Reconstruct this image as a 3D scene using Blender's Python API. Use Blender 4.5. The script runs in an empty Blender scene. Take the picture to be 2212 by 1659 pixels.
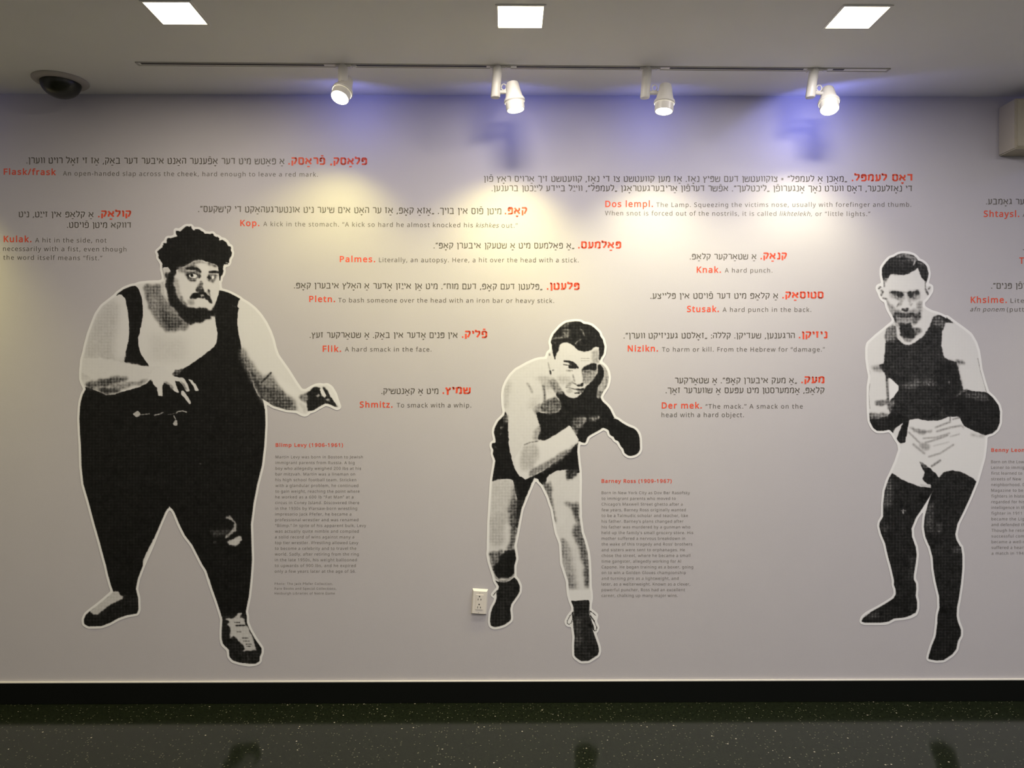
import bpy, bmesh, math, os
import numpy as np
from mathutils import Vector, Matrix
PI = math.pi
scn = bpy.context.scene
col = scn.collection

# ------------------------------------------------------------------ camera
PW, PH = 2212.0, 1659.0            # the photograph, in pixels
FPX = 1650.0                       # focal length in pixels
CAM = Vector((0.0, -3.3, 1.375))
YAW = math.radians(0.45)
cam = bpy.data.cameras.new('camera')
cam.sensor_fit = 'HORIZONTAL'; cam.sensor_width = 36.0
cam.lens = 36.0 * FPX / PW
cam.clip_start = 0.05; cam.clip_end = 60
camo = bpy.data.objects.new('camera', cam); col.objects.link(camo)
camo.location = CAM; camo.rotation_euler = (PI / 2, 0, -YAW)
scn.camera = camo
FWD = Vector((math.sin(YAW), math.cos(YAW), 0)); RGT = Vector((math.cos(YAW), -math.sin(YAW), 0))

def ray(px, py):
    return FWD + RGT * ((px - PW / 2) / FPX) + Vector((0, 0, 1)) * ((PH / 2 - py) / FPX)
def on_wall(px, py, y=0.0):        # point of the plane y = const seen at a pixel of the photo
    d = ray(px, py); return CAM + d * ((y - CAM.y) / d.y)
def on_ceiling(px, py):
    d = ray(px, py); return CAM + d * ((HC - CAM.z) / d.z)

# ------------------------------------------------------------------ light, world, exposure
world = bpy.data.worlds.new('world'); scn.world = world; world.use_nodes = True
world.node_tree.nodes['Background'].inputs[0].default_value = (0.5, 0.5, 0.55, 1)
world.node_tree.nodes['Background'].inputs[1].default_value = 0.02
scn.view_settings.view_transform = 'Standard'
scn.view_settings.look = 'None'
scn.view_settings.gamma = 1.0
scn.view_settings.use_curve_mapping = False
scn.view_settings.exposure = 0.0
PANEL_W = 8.2       # recessed ceiling panels
SPOT_W = 43.0        # track spotlights, warm beam
SPILL_W = 1.25        # bluish spill of the dichroic reflectors
WARM = (1.0, 0.90, 0.80)
SPOTCOL = [(1.0, 0.89, 0.29), (1.0, 0.89, 0.34), (1.0, 0.92, 0.56), (1.0, 0.93, 0.58)]

# ------------------------------------------------------------------ room sizes
HC = on_wall(1106, 206).z          # ceiling height
ZB = on_wall(1106, 1469).z - on_wall(1106, 1516).z
FZ = on_wall(1106, 1516).z         # floor level
XL, XR, YB = -4.4, 4.6, -6.2

# ------------------------------------------------------------------ materials
def mat(name, color=(.5, .5, .5), rough=.5, metal=0.0, emit=None, estr=0.0, bump=0.0, bscale=200.0, var=0.0, vscale=6.0, coat=0.0):
    m = bpy.data.materials.new(name); m.use_nodes = True
    nt = m.node_tree; b = nt.nodes['Principled BSDF']
    b.inputs['Base Color'].default_value = (*color, 1); b.inputs['Roughness'].default_value = rough
    b.inputs['Metallic'].default_value = metal
    if name == 'black_vinyl_base': b.inputs['Specular IOR Level'].default_value = .15
    b.inputs['Coat Weight'].default_value = coat
    if emit:
        b.inputs['Emission Color'].default_value = (*emit, 1); b.inputs['Emission Strength'].default_value = estr
    tc = nt.nodes.new('ShaderNodeTexCoord')
    n = nt.nodes.new('ShaderNodeTexNoise'); n.inputs['Scale'].default_value = vscale; n.inputs['Detail'].default_value = 3
    nt.links.new(tc.outputs['Object'], n.inputs['Vector'])
    r = nt.nodes.new('ShaderNodeMapRange'); r.inputs['To Min'].default_value = 1 - var; r.inputs['To Max'].default_value = 1 + var
    nt.links.new(n.outputs['Fac'], r.inputs['Value'])
    mx = nt.nodes.new('ShaderNodeMix'); mx.data_type = 'RGBA'; mx.blend_type = 'MULTIPLY'; mx.inputs[0].default_value = 1
    mx.inputs[6].default_value = (*color, 1)
    nt.links.new(r.outputs[0], mx.inputs[7]); nt.links.new(mx.outputs[2], b.inputs['Base Color'])
    if bump:
        n2 = nt.nodes.new('ShaderNodeTexNoise'); n2.inputs['Scale'].default_value = bscale
        nt.links.new(tc.outputs['Object'], n2.inputs['Vector'])
        bp = nt.nodes.new('ShaderNodeBump'); bp.inputs['Strength'].default_value = bump; bp.inputs['Distance'].default_value = 0.001
        nt.links.new(n2.outputs['Fac'], bp.inputs['Height']); nt.links.new(bp.outputs[0], b.inputs['Normal'])
    return m

M_wall = mat('wall_paint', (.505, .485, .50), .62, var=.02, bump=.25, bscale=260)
M_ceil = mat('ceiling_paint', (.82, .81, .78), .8, var=.02, bump=.2, bscale=240)
M_side = mat('side_wall_paint', (.46, .46, .47), .75, var=.03)
M_base = mat('black_vinyl_base', (.0028, .0036, .0026), .6, var=.2)
M_ledge_glint = mat('lit_ledge_highlight', (.72, .70, .64), .5, var=.08)  # pale colour stands in for spotlight caught on the baseboard's top ledge
M_white = mat('white_enamel', (.74, .72, .68), .35, var=.02)
M_offw = mat('ivory_plastic', (.74, .70, .64), .32, var=.02)
M_slot = mat('dark_slot', (.02, .018, .015), .6)
M_trk = mat('track_aluminium', (.50, .48, .44), .5, var=.03)
M_dome = mat('smoked_dome', (.010, .011, .005), .30)
M_flange = mat('camera_housing', (.40, .37, .33), .5, var=.04)
M_beige = mat('beige_metal', (.42, .38, .27), .6, var=.05)
M_red = mat('red_vinyl', (.74, .080, .030), .5, var=.05)
M_small = mat('small_grey_vinyl', (.20, .185, .165), .5, var=.05)
M_grey = mat('grey_vinyl', (.125, .112, .090), .5, var=.05)
M_lens = mat('lamp_lens', (.9, .9, .9), .3, emit=(1.0, .95, .80), estr=14)
M_panel = mat('panel_diffuser', (.9, .9, .9), .3, emit=(1.0, .88, .58), estr=9)

def floor_mat():
    m = bpy.data.materials.new('speckled_rubber'); m.use_nodes = True
    nt = m.node_tree; b = nt.nodes['Principled BSDF']; L = nt.links.new
    tc = nt.nodes.new('ShaderNodeTexCoord')
    base = (.0078, .0104, .0050)
    n = nt.nodes.new('ShaderNodeTexNoise'); n.inputs['Scale'].default_value = 160; n.inputs['Detail'].default_value = 4
    L(tc.outputs['Object'], n.inputs['Vector'])
    cr = nt.nodes.new('ShaderNodeValToRGB'); cr.color_ramp.elements[0].position = .3; cr.color_ramp.elements[1].position = .72
    cr.color_ramp.elements[0].color = (*[c * .45 for c in base], 1); cr.color_ramp.elements[1].color = (*[c * 2.0 for c in base], 1)
    L(n.outputs['Fac'], cr.inputs['Fac'])
    last = cr.outputs['Color']
    for sc, th, sel, colr in ((95, .26, .80, (.10, .10, .065)), (46, .15, .93, (.42, .38, .30))):
        v = nt.nodes.new('ShaderNodeTexVoronoi'); v.inputs['Scale'].default_value = sc
        L(tc.outputs['Object'], v.inputs['Vector'])
        lt = nt.nodes.new('ShaderNodeMath'); lt.operation = 'LESS_THAN'; lt.inputs[1].default_value = th; L(v.outputs['Distance'], lt.inputs[0])
        sp = nt.nodes.new('ShaderNodeSeparateColor'); L(v.outputs['Color'], sp.inputs[0])
        gt = nt.nodes.new('ShaderNodeMath'); gt.operation = 'GREATER_THAN'; gt.inputs[1].default_value = sel; L(sp.outputs[0], gt.inputs[0])
        mu = nt.nodes.new('ShaderNodeMath'); mu.operation = 'MULTIPLY'; L(lt.outputs[0], mu.inputs[0]); L(gt.outputs[0], mu.inputs[1])
        mx = nt.nodes.new('ShaderNodeMix'); mx.data_type = 'RGBA'; L(mu.outputs[0], mx.inputs[0]); L(last, mx.inputs[6]); mx.inputs[7].default_value = (*colr, 1)
        last = mx.outputs[2]
    L(last, b.inputs['Base Color']); b.inputs['Roughness'].default_value = .13
    b.inputs['Specular IOR Level'].default_value = .30
    return m
M_floor = floor_mat()

def print_mat():                    # the photographic prints: tone attribute broken up by a fine line screen
    m = bpy.data.materials.new('halftone_print'); m.use_nodes = True
    nt = m.node_tree; b = nt.nodes['Principled BSDF']; L = nt.links.new
    def M(op, a, b_, clamp=False):
        k = nt.nodes.new('ShaderNodeMath'); k.operation = op; k.use_clamp = clamp
        for i, v in enumerate((a, b_)):
            if isinstance(v, (int, float)): k.inputs[i].default_value = v
            elif v is not None: L(v, k.inputs[i])
        return k.outputs[0]
    at = nt.nodes.new('ShaderNodeAttribute'); at.attribute_name = 'tone'
    t = at.outputs['Fac']
    tc = nt.nodes.new('ShaderNodeTexCoord'); s = nt.nodes.new('ShaderNodeSeparateXYZ'); L(tc.outputs['Object'], s.inputs[0])
    out = None
    for ax in (0, 2):
        ln = None
        for per, amp in ((.0132, .80), (.0063, .30)):
            sn = M('SINE', M('MULTIPLY', s.outputs[ax], 2 * PI / per), None)
            pw = M('POWER', M('ADD', M('MULTIPLY', sn, .5), .5), 9.0)
            q = M('MULTIPLY', pw, amp)
            ln = q if ln is None else M('ADD', ln, q)
        out = ln if out is None else M('ADD', out, ln)
    nz = nt.nodes.new('ShaderNodeTexNoise'); nz.inputs['Scale'].default_value = 150; nz.inputs['Detail'].default_value = 3
    L(tc.outputs['Object'], nz.inputs['Vector'])
    scr = M('ADD', M('SUBTRACT', out, .40), M('MULTIPLY', M('SUBTRACT', nz.outputs['Fac'], .5), .9))
    om = M('SUBTRACT', 1.0, t); mid = M('MULTIPLY', M('MULTIPLY', M('MULTIPLY', t, om), om), 1.5)
    tt = M('ADD', t, M('MULTIPLY', scr, mid), True)
    cr = nt.nodes.new('ShaderNodeValToRGB'); L(tt, cr.inputs['Fac'])
    e = cr.color_ramp.elements
    e[0].color = (.0036, .0038, .0030, 1); e[1].color = (.80, .80, .79, 1)
    for p_, c_ in ((.25, .058), (.5, .23), (.75, .48)):
        k = e.new(p_); k.color = (c_, c_ * .985, c_ * .96, 1)
    L(cr.outputs['Color'], b.inputs['Base Color']); b.inputs['Roughness'].default_value = .5; b.inputs['Specular IOR Level'].default_value = .2
    return m
M_print = print_mat()

# ------------------------------------------------------------------ helpers
def add(name, me, m=None, parent=None):
    if m is not None: me.materials.append(m)
    o = bpy.data.objects.new(name, me); col.objects.link(o)
    if parent is not None: o.parent = parent
    return o
def tag(o, label=None, cat=None, group=None, kind=None):
    if label: o['label'] = label
    if cat: o['category'] = cat
    if group: o['group'] = group
    if kind: o['kind'] = kind
    return o
def empty(name, loc=(0, 0, 0)):
    o = bpy.data.objects.new(name, None); o.empty_display_size = .05; o.location = loc; col.objects.link(o); return o
def bm_obj(name, bm, m, parent=None, smooth=False):
    bmesh.ops.recalc_face_normals(bm, faces=bm.faces[:])
    me = bpy.data.meshes.new(name); bm.to_mesh(me); bm.free()
    if smooth:
        me.shade_smooth()
        try: me.set_sharp_from_angle(angle=math.radians(40))
        except Exception: pass
    return add(name, me, m, parent)
def bm_box(bm, lo, hi, bev=0.0):
    g = bmesh.ops.create_cube(bm, size=1.0); vs = g['verts']
    lo, hi = Vector(lo), Vector(hi)
    for v in vs:
        v.co = Vector(((lo[i] + hi[i]) / 2 + v.co[i] * (hi[i] - lo[i])) for i in range(3))
    if bev:
        es = list({e for v in vs for e in v.link_edges})
        bmesh.ops.bevel(bm, geom=es, offset=bev, segments=2, affect='EDGES')
def box(name, lo, hi, m, parent=None, bev=0.0):
    bm = bmesh.new(); bm_box(bm, lo, hi, bev); return bm_obj(name, bm, m, parent)
def lathe(bm, prof, n=40, mtx=None):   # profile [(r, z)], around z
    rings = []
    for r, z in prof:
        if r < 1e-6: rings.append([bm.verts.new((0, 0, z))])
        else: rings.append([bm.verts.new((r * math.cos(2 * PI * k / n), r * math.sin(2 * PI * k / n), z)) for k in range(n)])
    for a, b in zip(rings, rings[1:]):
        for k in range(n):
            k2 = (k + 1) % n
            if len(a) == 1 and len(b) == 1: continue
            if len(a) == 1: bm.faces.new((a[0], b[k], b[k2]))
            elif len(b) == 1: bm.faces.new((a[k], a[k2], b[0]))
            else: bm.faces.new((a[k], a[k2], b[k2], b[k]))
    if mtx is not None:
        bmesh.ops.transform(bm, matrix=mtx, verts=[v for r in rings for v in r])
def tube(bm, pts, r, n=10):
    pts = [Vector(p) for p in pts]; rings = []
    for i, p in enumerate(pts):
        d = (pts[min(i + 1, len(pts) - 1)] - pts[max(i - 1, 0)]).normalized()
        q = d.to_track_quat('Z', 'Y')
        rings.append([bm.verts.new(p + q @ Vector((r * math.cos(2 * PI * k / n), r * math.sin(2 * PI * k / n), 0))) for k in range(n)])
    for a, b in zip(rings, rings[1:]):
        for k in range(n): bm.faces.new((a[k], a[(k + 1) % n], b[(k + 1) % n], b[k]))
    bm.faces.new(rings[0]); bm.faces.new(rings[-1][::-1])

# ------------------------------------------------------------------ the room
def struct(name, lo, hi, m): return tag(box(name, lo, hi, m), kind='structure')
struct('floor', (XL - .2, YB - .2, FZ - .15), (XR + .2, .2, FZ), M_floor)
struct('wall_back', (XL, 0, FZ), (XR, .15, HC), M_wall)
struct('wall_left', (XL - .15, YB, FZ), (XL, .15, HC), M_side)
struct('wall_right', (XR, YB, FZ), (XR + .15, .15, HC), M_side)
struct('wall_front', (XL - .15, YB - .15, FZ), (XR + .15, YB, HC), M_side)
# ceiling with real openings for the recessed panels and for the lighting track
PANEL_PX = [(380, 28), (1124, 36), (1851, 37)]
PSZ = .082
panels = []
for i, (px, py) in enumerate(PANEL_PX):
    p = on_ceiling(px, py); panels.append((p.x, p.y))
rows = [panels]
py0 = sum(p[1] for p in panels) / 3
more = [(x, y) for y in (py0 - 1.25, py0 - 2.5, py0 - 3.75) for x in (-3.5, -2.33, -1.16, .02, 1.18, 2.35, 3.5)]  # unseen rows added behind the camera as ambient fill
allp = panels + more
TL, TR = on_ceiling(297, 137), on_ceiling(1918, 151)
xs = sorted({XL - .15, XR + .15} | {round(v, 4) for x, y in allp for v in (x - PSZ, x + PSZ)})
ys = sorted({YB - .15, .15} | {round(v, 4) for x, y in allp for v in (y - PSZ, y + PSZ)})
bm = bmesh.new(); vd = {}
def cv(x, y, z):
    k = (round(x, 4), round(y, 4), z)
    if k not in vd: vd[k] = bm.verts.new((x, y, z))
    return vd[k]
for xa, xb in zip(xs, xs[1:]):
    for ya, yb in zip(ys, ys[1:]):
        cx, cy = (xa + xb) / 2, (ya + yb) / 2
        hole = any(abs(cx - x) < PSZ and abs(cy - y) < PSZ for x, y in allp)
        if hole: continue
        bm.faces.new((cv(xa, ya, HC), cv(xa, yb, HC), cv(xb, yb, HC), cv(xb, ya, HC)))
        bm.faces.new((cv(xa, ya, HC + .12), cv(xb, ya, HC + .12), cv(xb, yb, HC + .12), cv(xa, yb, HC + .12)))
for x, y in allp:      # sides of the openings
    c = [(x - PSZ, y - PSZ), (x + PSZ, y - PSZ), (x + PSZ, y + PSZ), (x - PSZ, y + PSZ)]
    for a, b in zip(c, c[1:] + c[:1]):
        try: bm.faces.new([bm.verts.new((*a, HC)), bm.verts.new((*b, HC)), bm.verts.new((*b, HC + .12)), bm.verts.new((*a, HC + .12))])
        except ValueError: pass
tag(bm_obj('ceiling', bm, M_ceil), kind='structure')

tag(box('baseboard_back', (XL, -.012, FZ), (XR, 0, FZ + ZB - .004), M_base, bev=.002), kind='structure')
tag(box('ledge_highlight_1', (XL, -.009, FZ + ZB - .005), (XR, 0, FZ + ZB), M_ledge_glint), kind='structure')  # thin strip painted as the lit top edge of the baseboard

def panel(x, y, label, group=None):
    t = tag(empty('recessed_ceiling_light', (x, y, HC)), label, 'ceiling light', group)
    bm = bmesh.new()                         # thin square trim ring
    o, i, z0, z1 = PSZ + .002, PSZ - .006, -.003, .03
    for a, b in (((-o, -o), (o, -i)), ((-o, i), (o, o)), ((-o, -i), (-i, i)), ((i, -i), (o, i))):
        bm_box(bm, (a[0], a[1], z0), (b[0], b[1], 0 if 0 else .002))
    bm_obj('trim_ring', bm, M_white, t)
    bm = bmesh.new(); bm_box(bm, (-PSZ, -PSZ, .006), (PSZ, PSZ, .014), .001)
    bm_obj('diffuser', bm, M_panel, t)
    ld = bpy.data.lights.new('panel_light', 'AREA'); ld.shape = 'SQUARE'; ld.size = PSZ * 1.8; ld.energy = PANEL_W * (1.0 + .15 * x); u = min(max((x + 1.5) / 4.0, 0), 1); ld.color = (1.0 - .06 * u, .88 + .03 * u, .70 + .28 * u)
    lo = bpy.data.objects.new('panel_light', ld); lo.location = (0, 0, -.006); lo.parent = t; col.objects.link(lo)
    return t
PLAB = ['square glowing recessed ceiling light at the left, above the start of the track',
        'square glowing recessed ceiling light in the middle of the ceiling',
        'square glowing recessed ceiling light at the right, above the end of the track']
for (x, y), l in zip(panels, PLAB): panel(x, y, l, 'recessed square ceiling lights in view')
ORD = ['first', 'second', 'third', 'fourth', 'fifth', 'sixth', 'seventh']
for k, (x, y) in enumerate(more):
    panel(x, y, 'unseen square ceiling light added as fill, %s from the left in the %s row behind the viewer' % (ORD[k % 7], ORD[k // 7]), 'added fill lights in the ceiling behind the viewer')

# ---------------------------------------------------------------- lighting track and spotlights
trk = tag(empty('lighting_track', (TL + TR) / 2), 'long thin recessed lighting track with a dark slot carrying four spotlights', 'track')
tdir = (TR - TL).normalized(); tlen = (TR - TL).length; tang = math.atan2(tdir.y, tdir.x)
def on_track(px, TL=TL, TR=TR):   # x of a pixel column -> point on the track
    best = None
    for k in range(201):
        p = TL.lerp(TR, k / 200); d = p - CAM
        s = PW / 2 + FPX * d.dot(RGT) / d.dot(FWD)
        if best is None or abs(s - px) < best[0]: best = (abs(s - px), p, k / 200)
    return best[1], best[2]
ends = [on_track(p)[1] for p in (306, 697, 757, 1052, 1118, 1382, 1445, 1735, 1800, 1825)]
bm = bmesh.new()
for s in (-1, 1): bm_box(bm, (-tlen / 2, s * .014 - .0015, -.003), (tlen / 2, s * .014 + .0015, .012), 0)
rail = bm_obj('rail_flange', bm, M_trk, trk)
bm = bmesh.new(); bm_box(bm, (-tlen / 2, -.0125, -.0012), (tlen / 2, .0125, .004)); cover = bm_obj('track_cover', bm, M_ceil, trk)
for a, b in zip(ends[0::2], ends[1::2]):
    bm = bmesh.new(); bm_box(bm, ((a - .5) * tlen, -.0075, -.0022), ((b - .5) * tlen, .0035, .0005)); bm_obj('slot', bm, M_slot, trk)
for s in (-1, 1):
    bm = bmesh.new(); bm_box(bm, (s * tlen / 2 - .004, -.0155, -.004), (s * tlen / 2 + .004, .0155, .010), .001); bm_obj('end_cap', bm, M_trk, trk)
trk.rotation_euler = (0, 0, tang)

def spotlight(label, stem_top, stem_bot, cap, lens, tilt, aim, colr, energy, k, sx=.1, ends=None):
    """pixel positions of the stem ends, the rear cap and the lens; tilt = lean of the lens towards the room (deg)"""
    top, _ = on_track(stem_top[0], *(ends or (TL, TR))); y = top.y
    sb = on_wall(stem_bot[0], stem_bot[1], y); L_ = on_wall(lens[0], lens[1], y - .012); C_ = on_wall(cap[0], cap[1], y - .012)
    t = tag(empty('track_spotlight', top), label, 'spotlight', 'white spotlights hanging from the ceiling track')
    def loc(p): return Vector(p) - top
    bm = bmesh.new(); bm_box(bm, (-.030, -.013, -.010), (.034, .013, .0), .003); bm_box(bm, (.034, -.007, -.007), (.052, .007, .0), .002)
    bm_obj('track_adapter', bm, M_white, t)
    b = loc(sb); r = .0185
    bm = bmesh.new(); lathe(bm, [(0, 0), (r * .9, 0), (r, -.004), (r * 1.02, b.z + .004), (r * .93, b.z), (0, b.z)], 32)
    for v in bm.verts: v.co.x += b.x * (v.co.z / b.z)
    bm_obj('stem', bm, M_white, t, True)
    # the head, pointing down with its lens leaning
    axis_c = loc(C_); axis_l = loc(L_)
    d = (axis_l - axis_c).normalized(); ta = math.radians(tilt)
    d = Vector((d.x, -math.sin(ta), -math.cos(ta))).normalized()
    H = .112 if tilt < 15 else .104
    c = axis_l - d * H                        # rear centre
    q = d.to_track_quat('Z', 'Y').to_matrix().to_4x4(); mtx = Matrix.Translation(c) @ q
    s = H / .112
    prof = [(0, 0), (.016, 0), (.0225, .003), (.025, .010), (.0285, .035), (.034, .060), (.0405, .070), (.0415, .078), (.0385, .082)]
    bm = bmesh.new(); lathe(bm, [(a, b_ * s) for a, b_ in prof], 48, mtx); bm_obj('housing', bm, M_white, t, True)
    prof2 = [(.0375, .080), (.0365, .085), (.0365, .106), (.035, .112), (.0325, .112), (.0315, .104)]
    bm = bmesh.new(); lathe(bm, [(a, b_ * s) for a, b_ in prof2], 48, mtx); bm_obj('bezel', bm, M_white, t, True)
    bm = bmesh.new(); lathe(bm, [(0, .1105), (.02, .1095), (.0325, .106)] if 1 else [], 40, mtx); ln = bm_obj('lens', bm, M_lens, t, True)
    # knuckle: little arm and wing ring between stem and head
    mid = c + d * .045
    side = (b - mid); side.z = 0; side = side.normalized() if side.length > .03 else Vector((0, 0, 0))
    bm = bmesh.new()
    pA = Vector((b.x * .9, b.y * 0, b.z + .022)); pB = Vector((mid.x, mid.y, b.z + .018))
    tube(bm, [pA, pA.lerp(pB, .5), pB], .0075, 12); bm_obj('knuckle', bm, M_white, t, True)
    if (pB - pA).length > .03:
        bm = bmesh.new(); cc = pA.lerp(pB, .50) + Vector((-.003 if pB.x > pA.x else 0, -.004, .018))
        ring = [cc + Vector((.010 * math.cos(a), 0, .012 * math.sin(a))) for a in [2 * PI * j / 18 for j in range(19)]]
        tube(bm, ring, .0026, 8); bm_obj('locking_ring', bm, M_white, t, True)
    # its light
    lp = c + d * (.118 * s)
    A = on_wall(*aim) - (top + lp)
    ld = bpy.data.lights.new('beam', 'SPOT'); ld.energy = energy; ld.color = colr; ld.spot_size = math.radians(104); ld.spot_blend = 1.0; ld.shadow_soft_size = .024
    lo = bpy.data.objects.new('beam', ld); lo.parent = t; lo.location = lp; lo.rotation_euler = A.to_track_quat('-Z', 'Y').to_euler(); col.objects.link(lo)
    ld = bpy.data.lights.new('spill', 'SPOT'); ld.energy = SPILL_W * k; ld.color = (.24, .27, 1.0); ld.spot_size = math.radians(174); ld.spot_blend = .15; ld.shadow_soft_size = .03
    lo = bpy.data.objects.new('spill', ld); lo.parent = t; lo.location = mid + Vector((.0, .05, -.01)); lo.rotation_euler = (Vector((sx * .3, 1, -.9))).to_track_quat('-Z', 'Y').to_euler(); col.objects.link(lo)
    return t
spotlight('white track spotlight turned towards the room, first from the left with its stem behind it', (741, 150), (741, 178), (744, 163), (734, 211), 27, (640, 1000), SPOTCOL[0], SPOT_W * .86, .9, -.7)
spotlight('white track spotlight pointing straight down, second from the left, below the middle ceiling light', (1072, 150), (1070, 211), (1107, 181), (1114, 238), 2, (1040, 1000), SPOTCOL[1], SPOT_W * .98, 1.0, -.3)
spotlight('white track spotlight pointing down, third from the left of the four', (1399, 150), (1393, 212), (1439, 184), (1434, 241), 6, (1440, 1000), SPOTCOL[2], SPOT_W * .8, 1.0, .2)
spotlight('white track spotlight with a large bright lens turned to the room, last on the right', (1757, 151), (1750, 211), (1796, 184), (1792, 236), 22, (1690, 860), SPOTCOL[3], SPOT_W * .88, 1.9, 1.8)

# the neighbouring tracks run on beyond both sides of the photograph
for px, aimx, kx, lab in ((-330, -250, 1.0, 'left'), (2650, 2560, 1.1, 'right')):
    a, b = on_ceiling(px - (500 if px < 0 else 380), 140 if px < 0 else 152), on_ceiling(px + 300, 140 if px < 0 else 152)
    t2 = tag(empty('lighting_track', (a + b) / 2), 'short lighting track beyond the %s edge of the photo' % lab, 'track'); ln_ = (b - a).length
    bm = bmesh.new()
    for s in (-1, 1): bm_box(bm, (-ln_ / 2, s * .014 - .0015, -.003), (ln_ / 2, s * .014 + .0015, .012), 0)
    bm_obj('rail_flange', bm, M_trk, t2)
    bm = bmesh.new(); bm_box(bm, (-ln_ / 2, -.0125, -.0012), (ln_ / 2, .0125, .004)); bm_obj('track_cover', bm, M_slot, t2)
    t2.rotation_euler = (0, 0, math.atan2(b.y - a.y, b.x - a.x))
    spotlight('white track spotlight beyond the %s edge of the photo' % lab, (px, 150), (px, 211), (px + 37, 181), (px + 44, 238), 4, (aimx, 1000), SPOTCOL[0] if px < 0 else SPOTCOL[2], SPOT_W * kx, 2.0 if px > 0 else .35, 0, (a, b))

# ---------------------------------------------------------------- dome camera
dc = on_ceiling(131, 174)
t = tag(empty('dome_camera', dc), 'smoked black dome security camera with a grey ring on the ceiling at the left', 'security camera')
bm = bmesh.new(); lathe(bm, [(.074, -.012), (.082, -.014), (.098, -.010), (.105, -.004), (.105, 0)], 56); bm_obj('mounting_ring', bm, M_flange, t, True)
bm = bmesh.new(); lathe(bm, [(.0765 * math.cos(a), -.008 - .064 * math.sin(a)) for a in [PI / 2 * k / 14 for k in range(14)]] + [(0, -.072)], 56); bm_obj('dome', bm, M_dome, t, True)

# ---------------------------------------------------------------- power outlet
c = on_wall(1036, 1299)
t = tag(empty('power_outlet', c), 'ivory double power outlet on the wall left of the middle boxer\'s boot', 'outlet')
W2, H2, D2 = .0335, .0545, .012
bm = bmesh.new()
f = [bm.verts.new(v) for v in ((-W2, 0, -H2), (W2, 0, -H2), (W2, 0, H2), (-W2, 0, H2))]
g = [bm.verts.new(v) for v in ((-W2 + .005, -D2, -H2 + .005), (W2 - .005, -D2, -H2 + .005), (W2 - .005, -D2, H2 - .008), (-W2 + .005, -D2, H2 - .008))]
for k in range(4): bm.faces.new((f[k], f[(k + 1) % 4], g[(k + 1) % 4], g[k]))
bm.faces.new(g)
pl = bm_obj('cover_plate', bm, M_offw, t)
rc = box('receptacle', (-.0165, -D2 - .0018, -.033), (.0165, -D2 + .002, .033), M_offw, t, bev=.0012)
for zc in (.016, -.018):
    for dx, w, h, dz in ((-.0065, .0012, .0042, -.004), (.0055, .0014, .0036, -.004), (-.001, .0026, .0028, .0085)):
        bm = bmesh.new(); bm_box(bm, (dx - w, -D2 - .0024, zc + dz - h), (dx + w, -D2 - .0015, zc + dz + h), .0004); bm_obj('socket_hole', bm, M_slot, rc)
for zc in (.0405, -.0435):
    bm = bmesh.new(); lathe(bm, [(0, .001), (.0022, .001), (.0026, 0)], 16, Matrix.Translation((-.001, -D2, zc)) @ Matrix.Rotation(PI / 2, 4, 'X')); bm_obj('screw', bm, M_trk, pl)
t.rotation_euler = (0, math.radians(3.5), 0)

# ---------------------------------------------------------------- box at the upper right
a = on_wall(2193, 212, -.11); b = on_wall(2193, 321, -.11)
t = tag(empty('wall_box', (a.x, 0, b.z)), 'plain beige box high on the wall at the right edge of the photo', 'box')
box('casing', (0, -.11, 0), (.30, 0, a.z - b.z), M_beige, t, bev=.004)
box('face_panel', (.008, -.114, .008), (.292, -.109, a.z - b.z - .008), M_beige, t, bev=.002)
# ---------------------------------------------------------------- printed cut-out figures
# every figure: outline, then tonal areas from back to front; points are in the pixel frames of enlarged crops (origin x, y, scale)
CR = {'A': (320, 480, 10.0545), 'B': (320, 600, 10.0545), 'C': (160, 600, 9.2167), 'D': (460, 600, 7.3733), 'E': (160, 760, 7.3733),
      'F': (460, 740, 7.3733), 'G': (160, 960, 4.424), 'H': (160, 1200, 7.3733), 'I': (400, 1220, 7.2136),
      'J': (1160, 680, 11.06), 'K': (1160, 760, 11.06), 'L': (1040, 740, 11.06), 'M': (1040, 860, 6.1444), 'N': (1220, 840, 10.367),
      'O': (1040, 1080, 7.9), 'P': (1040, 1230, 7.9),
      'Q': (1870, 530, 12.289), 'R': (1870, 610, 12.289), 'S': (1850, 680, 6.9125), 'T': (1850, 800, 6.9125), 'U': (1850, 960, 6.9125), 'V': (1850, 1180, 6.381)}
def P(s):
    out = []; c = None
    for w in s.split():
        if w in CR: c = CR[w]; continue
        x, y = w.split(','); out.append((c[0] + float(x) / c[2], c[1] + float(y) / c[2]))
    return np.array(out)

RNG = np.random.RandomState(5)
def organic(p, amp, it=1):
    """round the corners of a closed outline and roughen it"""
    for _ in range(it):
        q = np.roll(p, -1, axis=0)
        d = np.hypot(*(q - p).T)[:, None]; u = np.minimum(.25, 1.3 / np.maximum(d, 1e-6))
        p = np.stack([p + (q - p) * u, q - (q - p) * u], 1).reshape(-1, 2)
    if amp > 0:
        q = np.roll(p, -1, axis=0); out = []
        for a, b in zip(p, q):
            n = max(1, int(math.hypot(*(b - a)) / 2.2))
            out += [a + (b - a) * k / n for k in range(n)]
        p = np.array(out); e = RNG.randn(len(p), 2); e = (e + np.roll(e, 1, 0) + np.roll(e, -1, 0)) / 1.7
        p = p + e * amp
    return p

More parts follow.
